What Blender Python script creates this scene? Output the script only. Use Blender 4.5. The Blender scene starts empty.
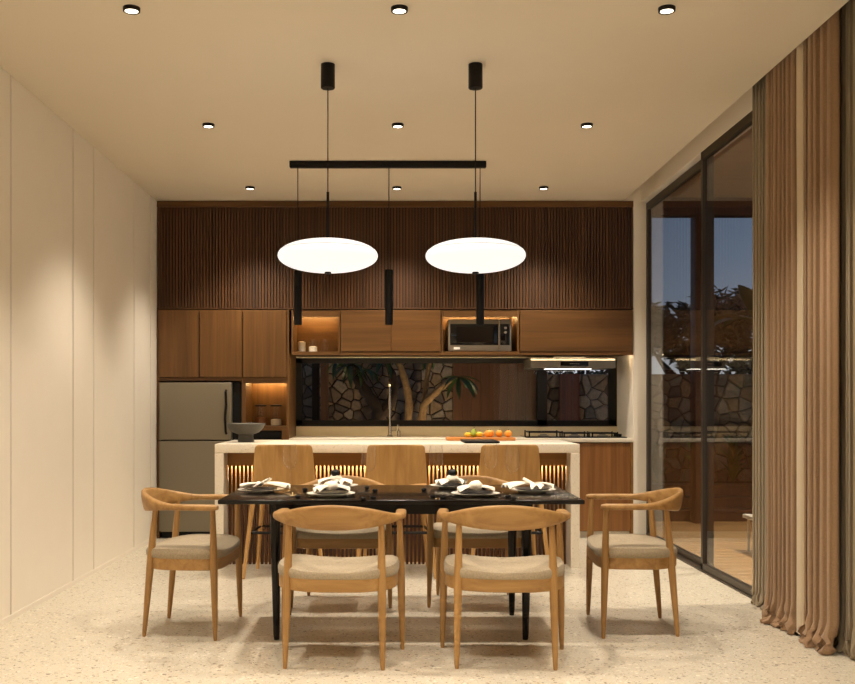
import bpy, bmesh, math, random
from mathutils import Vector, Matrix, noise as mnoise

random.seed(7)
PI = math.pi
sc = bpy.context.scene
COL = sc.collection

# ------------------------------------------------------------------ camera
cam_data = bpy.data.cameras.new('camera')
cam_data.sensor_width = 36.0
cam_data.lens = 1000.0 / 855.0 * 36.0
cam_data.shift_x = 33.5 / 855.0
cam_data.shift_y = 63.0 / 855.0
cam_data.clip_end = 200
cam = bpy.data.objects.new('camera', cam_data)
cam.location = (0, 0, 1.2)
cam.rotation_euler = (PI / 2, 0, 0)
COL.objects.link(cam)
sc.camera = cam

# ------------------------------------------------------------------ exposure, light levels
sc.view_settings.view_transform = 'Standard'
sc.view_settings.look = 'None'
sc.view_settings.gamma = 1.0
sc.view_settings.use_curve_mapping = False
sc.view_settings.exposure = 0.0
sc.cycles.use_denoising = True
sc.cycles.max_bounces = 10
sc.cycles.diffuse_bounces = 5
sc.cycles.transparent_max_bounces = 16
sc.cycles.sample_clamp_indirect = 6.0
sc.cycles.caustics_reflective = False
sc.cycles.caustics_refractive = False

WARM = (1.0, 0.87, 0.70)          # lamp colour inside
P_DOWN = 130.0                    # watts of each ceiling downlight
E_PEND = 0.98                     # emission of the opal pendants
E_LED = 60.0                      # emission of the cabinet strips
P_GARDEN = 20.0

# ------------------------------------------------------------------ world: dusk sky
world = bpy.data.worlds.new('dusk_sky')
sc.world = world
world.use_nodes = True
wn = world.node_tree
wn.nodes.clear()
w_out = wn.nodes.new('ShaderNodeOutputWorld')
w_bg = wn.nodes.new('ShaderNodeBackground')
w_tc = wn.nodes.new('ShaderNodeTexCoord')
w_sep = wn.nodes.new('ShaderNodeSeparateXYZ')
w_ramp = wn.nodes.new('ShaderNodeValToRGB')
wn.links.new(w_tc.outputs['Generated'], w_sep.inputs[0])
wn.links.new(w_sep.outputs['Z'], w_ramp.inputs[0])
wn.links.new(w_ramp.outputs[0], w_bg.inputs[0])
wn.links.new(w_bg.outputs[0], w_out.inputs[0])
cr = w_ramp.color_ramp
cr.elements[0].position = 0.0
cr.elements[0].color = (0.78, 0.80, 0.84, 1)
cr.elements[1].position = 1.0
cr.elements[1].color = (0.03, 0.06, 0.15, 1)
e = cr.elements.new(0.045); e.color = (0.66, 0.70, 0.78, 1)
e = cr.elements.new(0.10); e.color = (0.27, 0.34, 0.47, 1)
e = cr.elements.new(0.24); e.color = (0.12, 0.185, 0.32, 1)
w_bg.inputs[1].default_value = 0.9


# ------------------------------------------------------------------ helpers
def srgb(r, g, b):
    f = lambda c: (c / 255.0 / 12.92) if c / 255.0 <= 0.04045 else ((c / 255.0 + 0.055) / 1.055) ** 2.4
    return (f(r), f(g), f(b), 1.0)


class B:
    """collects faces for one mesh"""

    def __init__(s):
        s.v = []
        s.f = []

    def add(s, vs, fs):
        o = len(s.v)
        s.v += [tuple(p) for p in vs]
        s.f += [tuple(i + o for i in f) for f in fs]
        return s

    def box(s, x0, x1, y0, y1, z0, z1):
        return s.add([(x0, y0, z0), (x1, y0, z0), (x1, y1, z0), (x0, y1, z0), (x0, y0, z1), (x1, y0, z1), (x1, y1, z1), (x0, y1, z1)],
                     [(0, 3, 2, 1), (4, 5, 6, 7), (0, 1, 5, 4), (1, 2, 6, 5), (2, 3, 7, 6), (3, 0, 4, 7)])

    def rbox(s, x0, x1, y0, y1, z0, z1, r=0.004, seg=2):
        bm = bmesh.new()
        bmesh.ops.create_cube(bm, size=1)
        for v in bm.verts:
            v.co = Vector(((x0 + x1) / 2 + v.co.x * (x1 - x0), (y0 + y1) / 2 + v.co.y * (y1 - y0), (z0 + z1) / 2 + v.co.z * (z1 - z0)))
        bmesh.ops.bevel(bm, geom=list(bm.edges), offset=r, segments=seg, affect='EDGES', profile=0.5)
        bm.verts.index_update()
        s.add([v.co[:] for v in bm.verts], [[v.index for v in f.verts] for f in bm.faces])
        bm.free()
        return s

    def tube(s, pts, radii, n=12, cap=True):
        pts = [Vector(p) for p in pts]
        if not hasattr(radii, '__len__'):
            radii = [radii] * len(pts)
        vs = []
        fs = []
        ref = None
        for i, p in enumerate(pts):
            t = (pts[min(i + 1, len(pts) - 1)] - pts[max(i - 1, 0)]).normalized()
            if ref is None:
                ref = Vector((1, 0, 0)) if abs(t.x) < 0.9 else Vector((0, 1, 0))
            a = (ref - t * ref.dot(t)).normalized()
            ref = a
            b = t.cross(a)
            for k in range(n):
                ang = 2 * PI * k / n
                vs.append(p + (a * math.cos(ang) + b * math.sin(ang)) * radii[i])
        for i in range(len(pts) - 1):
            for k in range(n):
                k2 = (k + 1) % n
                fs.append((i * n + k, i * n + k2, (i + 1) * n + k2, (i + 1) * n + k))
        if cap:
            fs.append(tuple(range(n - 1, -1, -1)))
            fs.append(tuple((len(pts) - 1) * n + k for k in range(n)))
        return s.add(vs, fs)

    def lathe(s, prof, n=32, c=(0, 0, 0)):
        vs = []
        fs = []
        m = len(prof)
        for (r, z) in prof:
            for k in range(n):
                a = 2 * PI * k / n
                vs.append((c[0] + r * math.cos(a), c[1] + r * math.sin(a), c[2] + z))
        for i in range(m - 1):
            for k in range(n):
                k2 = (k + 1) % n
                fs.append((i * n + k, i * n + k2, (i + 1) * n + k2, (i + 1) * n + k))
        return s.add(vs, fs)

    def grid(s, fn, nu, nv):
        vs = [fn(i / nu, j / nv) for j in range(nv + 1) for i in range(nu + 1)]
        fs = []
        w = nu + 1
        for j in range(nv):
            for i in range(nu):
                fs.append((j * w + i, j * w + i + 1, (j + 1) * w + i + 1, (j + 1) * w + i))
        return s.add(vs, fs)

    def loft(s, rings, cap=True):
        n = len(rings[0])
        vs = [p for r in rings for p in r]
        fs = []
        for i in range(len(rings) - 1):
            for k in range(n):
                k2 = (k + 1) % n
                fs.append((i * n + k, i * n + k2, (i + 1) * n + k2, (i + 1) * n + k))
        if cap:
            fs.append(tuple(range(n - 1, -1, -1)))
            fs.append(tuple((len(rings) - 1) * n + k for k in range(n)))
        return s.add(vs, fs)


def mesh_of(name, b, mat, smooth=True, angle=35, merge=False):
    me = bpy.data.meshes.new(name)
    me.from_pydata(b.v, [], b.f)
    bm = bmesh.new()
    bm.from_mesh(me)
    if merge:
        bmesh.ops.remove_doubles(bm, verts=bm.verts, dist=1e-6)
    bmesh.ops.recalc_face_normals(bm, faces=bm.faces)
    bm.to_mesh(me)
    bm.free()
    if smooth:
        me.shade_smooth()
        me.set_sharp_from_angle(angle=math.radians(angle))
    if mat:
        me.materials.append(mat)
    return me


def link(name, me, parent=None, loc=None, rot=None):
    o = bpy.data.objects.new(name, me)
    COL.objects.link(o)
    if parent:
        o.parent = parent
    if loc:
        o.location = loc
    if rot:
        o.rotation_euler = rot
    return o


def obj(name, b, mat, parent=None, loc=None, rot=None, **kw):
    return link(name, mesh_of(name, b, mat, **kw), parent, loc, rot)


def tag(o, label, cat, group=None):
    o['label'] = label
    o['category'] = cat
    if group:
        o['group'] = group
    return o


def thing(name, label, cat, loc=(0, 0, 0), rz=0, group=None):
    o = bpy.data.objects.new(name, None)
    o.empty_display_size = 0.05
    COL.objects.link(o)
    o.location = loc
    o.rotation_euler = (0, 0, rz)
    return tag(o, label, cat, group)


def struct(o):
    o['kind'] = 'structure'
    return o


def copy_tree(o, parent=None):
    c = o.copy()
    COL.objects.link(c)
    c.parent = parent
    for ch in list(o.children):
        copy_tree(ch, c)
    return c


# ------------------------------------------------------------------ materials
def new_mat(name):
    m = bpy.data.materials.new(name)
    m.use_nodes = True
    nt = m.node_tree
    bs = nt.nodes['Principled BSDF']
    return m, nt, bs


def plain(name, col, rough=0.5, metal=0.0, spec=0.5, noise=0.0, nscale=30, bump=0.0):
    m, nt, bs = new_mat(name)
    bs.inputs['Base Color'].default_value = col
    bs.inputs['Roughness'].default_value = rough
    bs.inputs['Metallic'].default_value = metal
    bs.inputs['Specular IOR Level'].default_value = spec
    if noise or bump:
        tc = nt.nodes.new('ShaderNodeTexCoord')
        nz = nt.nodes.new('ShaderNodeTexNoise')
        nz.inputs['Scale'].default_value = nscale
        nz.inputs['Detail'].default_value = 5
        nt.links.new(tc.outputs['Object'], nz.inputs['Vector'])
        if noise:
            mr = nt.nodes.new('ShaderNodeMapRange')
            mr.inputs[3].default_value = 1 - noise
            mr.inputs[4].default_value = 1 + noise
            mx = nt.nodes.new('ShaderNodeMix')
            mx.data_type = 'RGBA'
            mx.blend_type = 'MULTIPLY'
            mx.inputs[0].default_value = 1
            mx.inputs[6].default_value = col
            nt.links.new(nz.outputs['Fac'], mr.inputs[0])
            nt.links.new(mr.outputs[0], mx.inputs[7])
            nt.links.new(mx.outputs[2], bs.inputs['Base Color'])
        if bump:
            bp = nt.nodes.new('ShaderNodeBump')
            bp.inputs['Strength'].default_value = bump
            bp.inputs['Distance'].default_value = 0.004
            nt.links.new(nz.outputs['Fac'], bp.inputs['Height'])
            nt.links.new(bp.outputs[0], bs.inputs['Normal'])
    return m


def wood(name, c1, c2, axis='z', scale=14, stretch=0.05, rough=0.45, rnd=0.12, spec=0.4):
    m, nt, bs = new_mat(name)
    tc = nt.nodes.new('ShaderNodeTexCoord')
    oi = nt.nodes.new('ShaderNodeObjectInfo')
    mp = nt.nodes.new('ShaderNodeMapping')
    sv = [1, 1, 1]
    sv['xyz'.index(axis)] = stretch
    mp.inputs['Scale'].default_value = sv
    add = nt.nodes.new('ShaderNodeVectorMath')
    add.operation = 'ADD'
    sc2 = nt.nodes.new('ShaderNodeMath')
    sc2.operation = 'MULTIPLY'
    sc2.inputs[1].default_value = 9.0
    nt.links.new(oi.outputs['Random'], sc2.inputs[0])
    nt.links.new(tc.outputs['Object'], add.inputs[0])
    nt.links.new(sc2.outputs[0], add.inputs[1])
    nt.links.new(add.outputs[0], mp.inputs['Vector'])
    nz = nt.nodes.new('ShaderNodeTexNoise')
    nz.inputs['Scale'].default_value = scale
    nz.inputs['Detail'].default_value = 7
    nz.inputs['Roughness'].default_value = 0.6
    nz.inputs['Distortion'].default_value = 0.6
    nt.links.new(mp.outputs[0], nz.inputs['Vector'])
    rp = nt.nodes.new('ShaderNodeValToRGB')
    rp.color_ramp.elements[0].position = 0.32
    rp.color_ramp.elements[0].color = c1
    rp.color_ramp.elements[1].position = 0.68
    rp.color_ramp.elements[1].color = c2
    nt.links.new(nz.outputs['Fac'], rp.inputs[0])
    mr = nt.nodes.new('ShaderNodeMapRange')
    mr.inputs[3].default_value = 1 - rnd
    mr.inputs[4].default_value = 1 + rnd
    nt.links.new(oi.outputs['Random'], mr.inputs[0])
    mx = nt.nodes.new('ShaderNodeMix')
    mx.data_type = 'RGBA'
    mx.blend_type = 'MULTIPLY'
    mx.inputs[0].default_value = 1
    nt.links.new(rp.outputs[0], mx.inputs[6])
    nt.links.new(mr.outputs[0], mx.inputs[7])
    nt.links.new(mx.outputs[2], bs.inputs['Base Color'])
    bs.inputs['Roughness'].default_value = rough
    bs.inputs['Specular IOR Level'].default_value = spec
    bp = nt.nodes.new('ShaderNodeBump')
    bp.inputs['Strength'].default_value = 0.12
    bp.inputs['Distance'].default_value = 0.002
    nt.links.new(nz.outputs['Fac'], bp.inputs['Height'])
    nt.links.new(bp.outputs[0], bs.inputs['Normal'])
    return m


def emit(name, col, strength):
    m, nt, bs = new_mat(name)
    bs.inputs['Base Color'].default_value = (0.8, 0.8, 0.8, 1)
    bs.inputs['Emission Color'].default_value = (*col[:3], 1)
    bs.inputs['Emission Strength'].default_value = strength
    return m


def glass_mat(name, tint=(1, 1, 1, 1), f0=0.04, rough=0.0, edge=0.96):
    """clear sheet glass: see-through, reflecting more at grazing angles"""
    m = bpy.data.materials.new(name)
    m.use_nodes = True
    nt = m.node_tree
    nt.nodes.clear()
    out = nt.nodes.new('ShaderNodeOutputMaterial')
    tr = nt.nodes.new('ShaderNodeBsdfTransparent')
    tr.inputs[0].default_value = tint
    gl = nt.nodes.new('ShaderNodeBsdfGlossy')
    gl.inputs['Roughness'].default_value = rough
    lw = nt.nodes.new('ShaderNodeLayerWeight')
    lw.inputs['Blend'].default_value = 0.5
    pw = nt.nodes.new('ShaderNodeMath')
    pw.operation = 'POWER'
    pw.inputs[1].default_value = 5
    ma = nt.nodes.new('ShaderNodeMath')
    ma.operation = 'MULTIPLY_ADD'
    ma.inputs[1].default_value = edge
    ma.inputs[2].default_value = f0
    mix = nt.nodes.new('ShaderNodeMixShader')
    nt.links.new(lw.outputs['Facing'], pw.inputs[0])
    nt.links.new(pw.outputs[0], ma.inputs[0])
    nt.links.new(ma.outputs[0], mix.inputs[0])
    nt.links.new(tr.outputs[0], mix.inputs[1])
    nt.links.new(gl.outputs[0], mix.inputs[2])
    nt.links.new(mix.outputs[0], out.inputs[0])
    return m


def terrazzo(name, base, rough, scale, chips, amount=0.5, spec=0.5):
    m, nt, bs = new_mat(name)
    tc = nt.nodes.new('ShaderNodeTexCoord')
    nz = nt.nodes.new('ShaderNodeTexNoise')
    nz.inputs['Scale'].default_value = scale * 0.9
    nz.inputs['Detail'].default_value = 2
    nt.links.new(tc.outputs['Object'], nz.inputs['Vector'])
    wob = nt.nodes.new('ShaderNodeVectorMath')
    wob.operation = 'MULTIPLY_ADD'
    wob.inputs[1].default_value = (0.03, 0.03, 0.03)
    nt.links.new(nz.outputs['Color'], wob.inputs[0])
    nt.links.new(tc.outputs['Object'], wob.inputs[2])
    prev = None
    for li, (s, th) in enumerate(((scale, 0.30), (scale * 2.1, 0.30), (scale * 0.55, 0.22))):
        vo = nt.nodes.new('ShaderNodeTexVoronoi')
        vo.inputs['Scale'].default_value = s
        nt.links.new(wob.outputs[0], vo.inputs['Vector'])
        sep = nt.nodes.new('ShaderNodeSeparateColor')
        nt.links.new(vo.outputs['Color'], sep.inputs[0])
        rad = nt.nodes.new('ShaderNodeMath')         # chip radius varies by cell
        rad.operation = 'MULTIPLY'
        rad.inputs[1].default_value = th * amount * 2
        nt.links.new(sep.outputs[0], rad.inputs[0])
        lt = nt.nodes.new('ShaderNodeMath')
        lt.operation = 'LESS_THAN'
        nt.links.new(vo.outputs['Distance'], lt.inputs[0])
        nt.links.new(rad.outputs[0], lt.inputs[1])
        rp = nt.nodes.new('ShaderNodeValToRGB')
        rp.color_ramp.interpolation = 'CONSTANT'
        els = rp.color_ramp.elements
        els[0].color = chips[0]
        els[0].position = 0
        els[1].color = chips[1]
        els[1].position = 1.0 / len(chips)
        for k in range(2, len(chips)):
            els.new(k / len(chips)).color = chips[k]
        nt.links.new(sep.outputs[1], rp.inputs[0])
        mx = nt.nodes.new('ShaderNodeMix')
        mx.data_type = 'RGBA'
        if prev is None:
            mx.inputs[6].default_value = base
        else:
            nt.links.new(prev, mx.inputs[6])
        nt.links.new(lt.outputs[0], mx.inputs[0])
        nt.links.new(rp.outputs[0], mx.inputs[7])
        prev = mx.outputs[2]
    nt.links.new(prev, bs.inputs['Base Color'])
    bs.inputs['Roughness'].default_value = rough
    bs.inputs['Specular IOR Level'].default_value = spec
    return m


def cloth(name, c, rough=0.9, scale=300, transl=0.0, var=0.12, bump=0.25):
    m, nt, bs = new_mat(name)
    tc = nt.nodes.new('ShaderNodeTexCoord')
    nz = nt.nodes.new('ShaderNodeTexNoise')
    nz.inputs['Scale'].default_value = scale
    nz.inputs['Detail'].default_value = 3
    nt.links.new(tc.outputs['Object'], nz.inputs['Vector'])
    mr = nt.nodes.new('ShaderNodeMapRange')
    mr.inputs[1].default_value = 0.3
    mr.inputs[2].default_value = 0.7
    mr.inputs[3].default_value = 1 - var
    mr.inputs[4].default_value = 1 + var
    nt.links.new(nz.outputs['Fac'], mr.inputs[0])
    mx = nt.nodes.new('ShaderNodeMix')
    mx.data_type = 'RGBA'
    mx.blend_type = 'MULTIPLY'
    mx.inputs[0].default_value = 1
    mx.inputs[6].default_value = c
    nt.links.new(mr.outputs[0], mx.inputs[7])
    nt.links.new(mx.outputs[2], bs.inputs['Base Color'])
    bs.inputs['Roughness'].default_value = rough
    bs.inputs['Specular IOR Level'].default_value = 0.15
    bs.inputs['Sheen Weight'].default_value = 0.15
    bp = nt.nodes.new('ShaderNodeBump')
    bp.inputs['Strength'].default_value = bump
    bp.inputs['Distance'].default_value = 0.002
    nt.links.new(nz.outputs['Fac'], bp.inputs['Height'])
    nt.links.new(bp.outputs[0], bs.inputs['Normal'])
    if transl > 0:
        out = nt.nodes['Material Output']
        tr = nt.nodes.new('ShaderNodeBsdfTransparent')
        tr.inputs[0].default_value = (0.9, 0.88, 0.8, 1)
        mix = nt.nodes.new('ShaderNodeMixShader')
        mix.inputs[0].default_value = transl
        nt.links.new(bs.outputs[0], mix.inputs[1])
        nt.links.new(tr.outputs[0], mix.inputs[2])
        nt.links.new(mix.outputs[0], out.inputs[0])
    return m


M = {}
M['wall'] = plain('cream_wall_paint', srgb(236, 229, 217), 0.6, noise=0.02, nscale=6)
M['joint'] = plain('panel_joint', srgb(84, 74, 60), 0.8)
M['ceiling'] = plain('ceiling_paint', srgb(218, 208, 190), 0.8, noise=0.015, nscale=4)
M['splash'] = plain('cream_backsplash', srgb(226, 212, 182), 0.35, noise=0.05, nscale=9)
M['floor'] = terrazzo('terrazzo_floor', srgb(202, 195, 180), 0.28, 56,
                      [srgb(196, 184, 160), srgb(228, 222, 208), srgb(150, 134, 108), srgb(206, 194, 170), srgb(120, 106, 86), srgb(224, 214, 196)], 0.75)
M['quartz'] = terrazzo('pale_quartz', srgb(228, 220, 204), 0.3, 120, [srgb(210, 200, 182), srgb(238, 232, 220), srgb(190, 180, 160)], 0.6)
M['oak'] = wood('honey_oak', srgb(138, 101, 56), srgb(174, 136, 84), 'z', 16, 0.06, 0.42, 0.05)
M['oak_x'] = wood('honey_oak_rail', srgb(138, 101, 56), srgb(174, 136, 84), 'x', 22, 0.06, 0.42, 0.05)
M['oak_pale'] = wood('pale_oak', srgb(176, 134, 78), srgb(204, 162, 104), 'z', 22, 0.05, 0.45, 0.05)
M['cab'] = wood('walnut_veneer', srgb(82, 54, 25), srgb(112, 77, 39), 'z', 20, 0.035, 0.42, 0.06)
M['cab_x'] = wood('walnut_veneer_horizontal', srgb(82, 54, 25), srgb(108, 74, 37), 'x', 20, 0.035, 0.42, 0.05)
M['slat'] = wood('dark_walnut_slat', srgb(58, 35, 15), srgb(86, 54, 25), 'z', 18, 0.03, 0.5, 0.1)
M['cab_lit'] = wood('walnut_veneer_lit', srgb(118, 76, 36), srgb(152, 104, 56), 'z', 20, 0.035, 0.42, 0.04)  # same walnut veneer, lightened to paint in the downlight on the base doors
M['slat_back'] = plain('slat_backing', srgb(22, 11, 6), 0.8)
M['isl_slat'] = wood('island_slat', srgb(58, 32, 18), srgb(80, 47, 28), 'z', 18, 0.03, 0.5, 0.12)
M['isl_back'] = wood('island_backing', srgb(176, 140, 100), srgb(194, 156, 114), 'z', 18, 0.03, 0.6, 0.05)
M['isl_board'] = wood('island_fascia', srgb(126, 86, 38), srgb(148, 107, 54), 'x', 18, 0.03, 0.5, 0.05)
M['black'] = plain('black_lacquer', srgb(12, 10, 9), 0.3)
M['table'] = wood('ebonised_oak', srgb(10, 7, 6), srgb(18, 13, 10), 'x', 18, 0.05, 0.2, 0.0, 0.25)
M['blackmat'] = plain('matt_black_metal', srgb(8, 6, 6), 0.5, spec=0.25)
M['frame'] = plain('bronze_frame', srgb(62, 54, 44), 0.4, 0.3)
M['winframe'] = plain('black_window_frame', srgb(14, 9, 7), 0.5, spec=0.3)
M['steel'] = plain('brushed_steel', srgb(150, 144, 134), 0.38, 0.85)
M['fridge'] = plain('fridge_steel', srgb(134, 126, 110), 0.42, 0.55, noise=0.02, nscale=3)
M['chrome'] = plain('chrome', srgb(190, 180, 165), 0.15, 1.0)
M['dark'] = plain('black_glass', srgb(8, 8, 9), 0.08)
M['seat'] = cloth('linen_seat', srgb(156, 143, 122), scale=140, var=0.16, bump=0.5)
M['drape'] = cloth('brown_linen', srgb(148, 121, 95), scale=220, var=0.14)
M['sheer'] = cloth('grey_sheer', srgb(148, 134, 112), scale=260, transl=0.12, var=0.06)
M['lining'] = cloth('cream_lining', srgb(196, 180, 154), scale=200, var=0.03)
M['napkin'] = cloth('white_napkin', srgb(240, 234, 222), scale=120, var=0.05, bump=0.3)
M['plate_w'] = plain('white_porcelain', srgb(238, 234, 226), 0.2)
M['plate_b'] = plain('charcoal_stoneware', srgb(38, 36, 36), 0.35)
M['bowl'] = plain('grey_stoneware', srgb(70, 66, 58), 0.6, noise=0.12, nscale=25)
M['glass'] = glass_mat('door_glass', (0.84, 0.84, 0.82, 1), 0.03)
M['winglass'] = glass_mat('window_glass', (0.9, 0.9, 0.9, 1), 0.02)
M['crystal'] = glass_mat('wine_glass', (0.995, 0.995, 0.995, 1), 0.02, 0.0, 0.6)
M['opal'] = emit('opal_glass', (1.0, 0.95, 0.89), E_PEND)
M['opal'].node_tree.nodes['Principled BSDF'].inputs['Base Color'].default_value = (0.12, 0.12, 0.12, 1)
M['opal'].node_tree.nodes['Principled BSDF'].inputs['Roughness'].default_value = 0.4
M['lampdisc'] = emit('downlight_lens', (1.0, 0.86, 0.66), 6.0)
M['led'] = emit('led_strip', (1.0, 0.66, 0.26), E_LED * 1.3)
M['led_isl'] = emit('island_led', (1.0, 0.70, 0.38), E_LED * 0.9)
M['led_task'] = emit('task_led', (1.0, 0.76, 0.44), E_LED * 0.45)
M['led_splash'] = emit('splash_led', (1.0, 0.78, 0.46), E_LED * 0.9)
M['hoodlamp'] = emit('hood_lamp', (1.0, 0.9, 0.74), 5.0)
M['stone'] = plain('garden_stone', srgb(128, 112, 94), 0.9, noise=0.55, nscale=24, bump=0.9)
M['grout'] = plain('dark_grout', srgb(60, 52, 44), 0.95)
M['bark'] = plain('pale_bark', srgb(150, 122, 84), 0.85, noise=0.6, nscale=26, bump=0.6)
M['bark_d'] = plain('dark_bark', srgb(64, 52, 42), 0.9, noise=0.35, nscale=16, bump=0.6)
M['leaf'] = plain('glossy_leaf', srgb(58, 88, 44), 0.4, noise=0.25, nscale=8)
M['leaf_d'] = plain('dark_leaf', srgb(40, 52, 24), 0.6, noise=0.4, nscale=2)
M['soil'] = plain('soil', srgb(58, 46, 34), 0.95, noise=0.3, nscale=8)
M['deck'] = wood('deck_board', srgb(150, 114, 68), srgb(182, 142, 90), 'x', 12, 0.06, 0.5, 0.12)
M['soffit'] = wood('soffit_board', srgb(112, 76, 48), srgb(140, 98, 64), 'x', 12, 0.06, 0.5, 0.1)
M['beam'] = wood('dark_beam', srgb(62, 38, 26), srgb(82, 52, 36), 'y', 12, 0.06, 0.5, 0.05)
M['clad'] = wood('courtyard_cladding', srgb(92, 62, 40), srgb(116, 80, 52), 'z', 14, 0.04, 0.55, 0.1)
M['clad_r'] = wood('red_cladding', srgb(92, 46, 28), srgb(116, 62, 38), 'z', 14, 0.04, 0.55, 0.1)
M['white'] = plain('white_jar_fill', srgb(236, 228, 212), 0.8)
M['grain'] = plain('brown_grain', srgb(150, 98, 52), 0.9, noise=0.3, nscale=120)
M['board'] = wood('chopping_board', srgb(180, 112, 52), srgb(206, 138, 70), 'x', 18, 0.05, 0.5, 0.0)
M['orange'] = plain('orange_peel', srgb(238, 158, 48), 0.45, bump=0.2, nscale=90)
M['lemon'] = plain('lemon_peel', srgb(236, 200, 60), 0.45, bump=0.2, nscale=90)
M['lime'] = plain('green_fruit', srgb(160, 176, 60), 0.45)
M['mwscreen'] = plain('microwave_window', srgb(14, 10, 8), 0.15)
M['tablewhite'] = plain('white_outdoor_table', srgb(225, 220, 210), 0.5)

# ------------------------------------------------------------------ room shell
XL, XR = -2.137, 2.225       # left wall face, glazing plane
YB, YF = 9.65, -3.0          # back wall face, wall behind the camera
ZC, ZS = 3.04, 3.22          # ceiling, curtain slot
YC = 9.0                     # cabinet fronts

struct(obj('floor', B().box(XL - 0.1, 2.30, YF - 0.1, YB + 0.1, -0.10, 0.0), M['floor'], smooth=False))
ceil = struct(obj('ceiling', B().box(XL - 0.1, 2.07, YF - 0.1, YB + 0.1, ZC, ZS + 0.15).box(2.07, 2.36, YF - 0.1, YB + 0.1, ZS, ZS + 0.15), M['ceiling'], smooth=False))

# left wall: joints run deep between flush cream panels
wl = struct(obj('wall_left', B().box(XL - 0.1, XL - 0.012, YF - 0.1, YB + 0.1, 0, ZC), M['joint'], smooth=False))
seams = [-3.0, -1.9, -0.8, 0.3, 1.4, 1.86, 2.96, 3.42, 4.52, 5.58, 6.66, 7.12, 8.22, 8.78, YB]
for a, b in zip(seams[:-1], seams[1:]):
    obj('panel', B().rbox(XL - 0.012, XL, a + 0.009, b - 0.009, 0.0, ZC, 0.0015, 1), M['wall'], wl)

# back wall around the kitchen window
WX0, WX1, WZ0, WZ1 = -0.946, 2.152, 1.007, 1.654
wb = B().box(XL, WX0, YB, YB + 0.12, 0, ZC).box(WX1, 2.26, YB, YB + 0.12, 0, ZC)
wb.box(WX0, WX1, YB, YB + 0.12, 0, WZ0).box(WX0, WX1, YB, YB + 0.12, WZ1, ZC)
struct(obj('wall_back', wb, M['splash'], smooth=False))
struct(obj('wall_front', B().box(XL, 2.36, YF - 0.1, YF, 0, ZS), M['cab'], smooth=False))
# right wall: end pier, header above the glazing, solid part nearer than the glazing
wr = B().box(2.155, 2.30, YC, YB, 0, ZC).box(2.071, 2.36, YC, YB + 0.1, ZC, ZS).box(XR, 2.36, 3.75, YC, 3.03, ZS).box(XR, 2.36, YF, 3.75, 0, ZS)
struct(obj('wall_right', wr, M['wall'], smooth=False))
struct(obj('baseboard_left', B().box(XL, XL + 0.004, YF, 8.98, 0, 0.03), M['wall'], smooth=False))

# kitchen window: black frame with two lights
w1 = struct(obj('window_1', B().box(WX0, WX1, YB + 0.005, YB + 0.07, WZ0, WZ0 + 0.045).box(WX0, WX1, YB + 0.005, YB + 0.07, WZ1 - 0.05, WZ1)
                .box(WX0, WX0 + 0.06, YB + 0.005, YB + 0.07, WZ0, WZ1).box(WX1 - 0.075, WX1, YB + 0.005, YB + 0.07, WZ0, WZ1)
                .box(1.385, 1.475, YB + 0.005, YB + 0.07, WZ0, WZ1), M['winframe'], smooth=False))
obj('pane', B().box(WX0 + 0.05, 1.395, YB + 0.03, YB + 0.036, WZ0 + 0.04, WZ1 - 0.04), M['winglass'], w1, smooth=False)
obj('pane', B().box(1.465, WX1 - 0.07, YB + 0.03, YB + 0.036, WZ0 + 0.04, WZ1 - 0.04), M['winglass'], w1, smooth=False)
struct(obj('trim_1', B().box(WX0 - 0.0, WX1 - 0.0, YB - 0.006, YB + 0.004, WZ0 - 0.012, WZ0 + 0.0), M['winframe'], smooth=False))

# sliding glass doors
ys = [9.0, 7.25, 5.50, 3.75]
for i in range(3):
    y1, y0 = ys[i], ys[i + 1]
    dx = 0.0 if i % 2 == 1 else 0.045
    x0 = XR + dx
    zt = 3.03 if i % 2 == 1 else 3.015
    d = struct(obj('door_%d' % (i + 1), B().box(x0, x0 + 0.04, y0 - 0.025, y0 + 0.03, 0.0, zt).box(x0, x0 + 0.04, y1 - 0.04, y1, 0.0, zt)
                   .box(x0, x0 + 0.04, y0, y1, 0.0, 0.055).box(x0, x0 + 0.04, y0, y1, zt - 0.06, zt), M['frame'], smooth=False))
    obj('pane', B().box(x0 + 0.016, x0 + 0.022, y0 + 0.02, y1 - 0.03, 0.05, zt - 0.05), M['glass'], d, smooth=False)
struct(obj('trim_2', B().box(XR - 0.012, XR + 0.1, 3.75, YC, 0.0, 0.012), M['frame'], smooth=False))

# ------------------------------------------------------------------ kitchen joinery
def led(parent, x0, x1, y0, y1, z0, z1, mat='led'):
    return obj('led_strip', B().box(x0, x1, y0, y1, z0, z1), M[mat], parent, smooth=False)


# slatted cladding above the cabinets
sp = thing('slatted_cladding', 'dark walnut vertical slat cladding between the wall cabinets and the ceiling', 'wall panel', (0, 0, 0))
SZ0, SZ1 = 2.062, 3.04
obj('backing', B().box(XL + 0.004, 2.154, YC + 0.02, YC + 0.06, SZ0, SZ1 - 0.004), M['slat_back'], sp, smooth=False)
obj('top_rail', B().rbox(XL + 0.004, 2.154, YC - 0.004, YC + 0.02, SZ1 - 0.058, SZ1 - 0.004, 0.002, 1), M['cab_x'], sp)
obj('bottom_rail', B().rbox(XL + 0.004, 2.154, YC - 0.002, YC + 0.02, SZ0 + 0.001, SZ0 + 0.012, 0.002, 1), M['slat'], sp)
NS = 155
pitch = (2.154 - XL - 0.004) / NS
slat_me = mesh_of('slat', B().box(-0.0095, 0.0095, 0, 0.022, SZ0 + 0.012, SZ1 - 0.06), M['slat'], smooth=False)
for i in range(NS):
    link('slat', slat_me, sp, (XL + 0.004 + (i + 0.5) * pitch, YC, 0))

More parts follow.
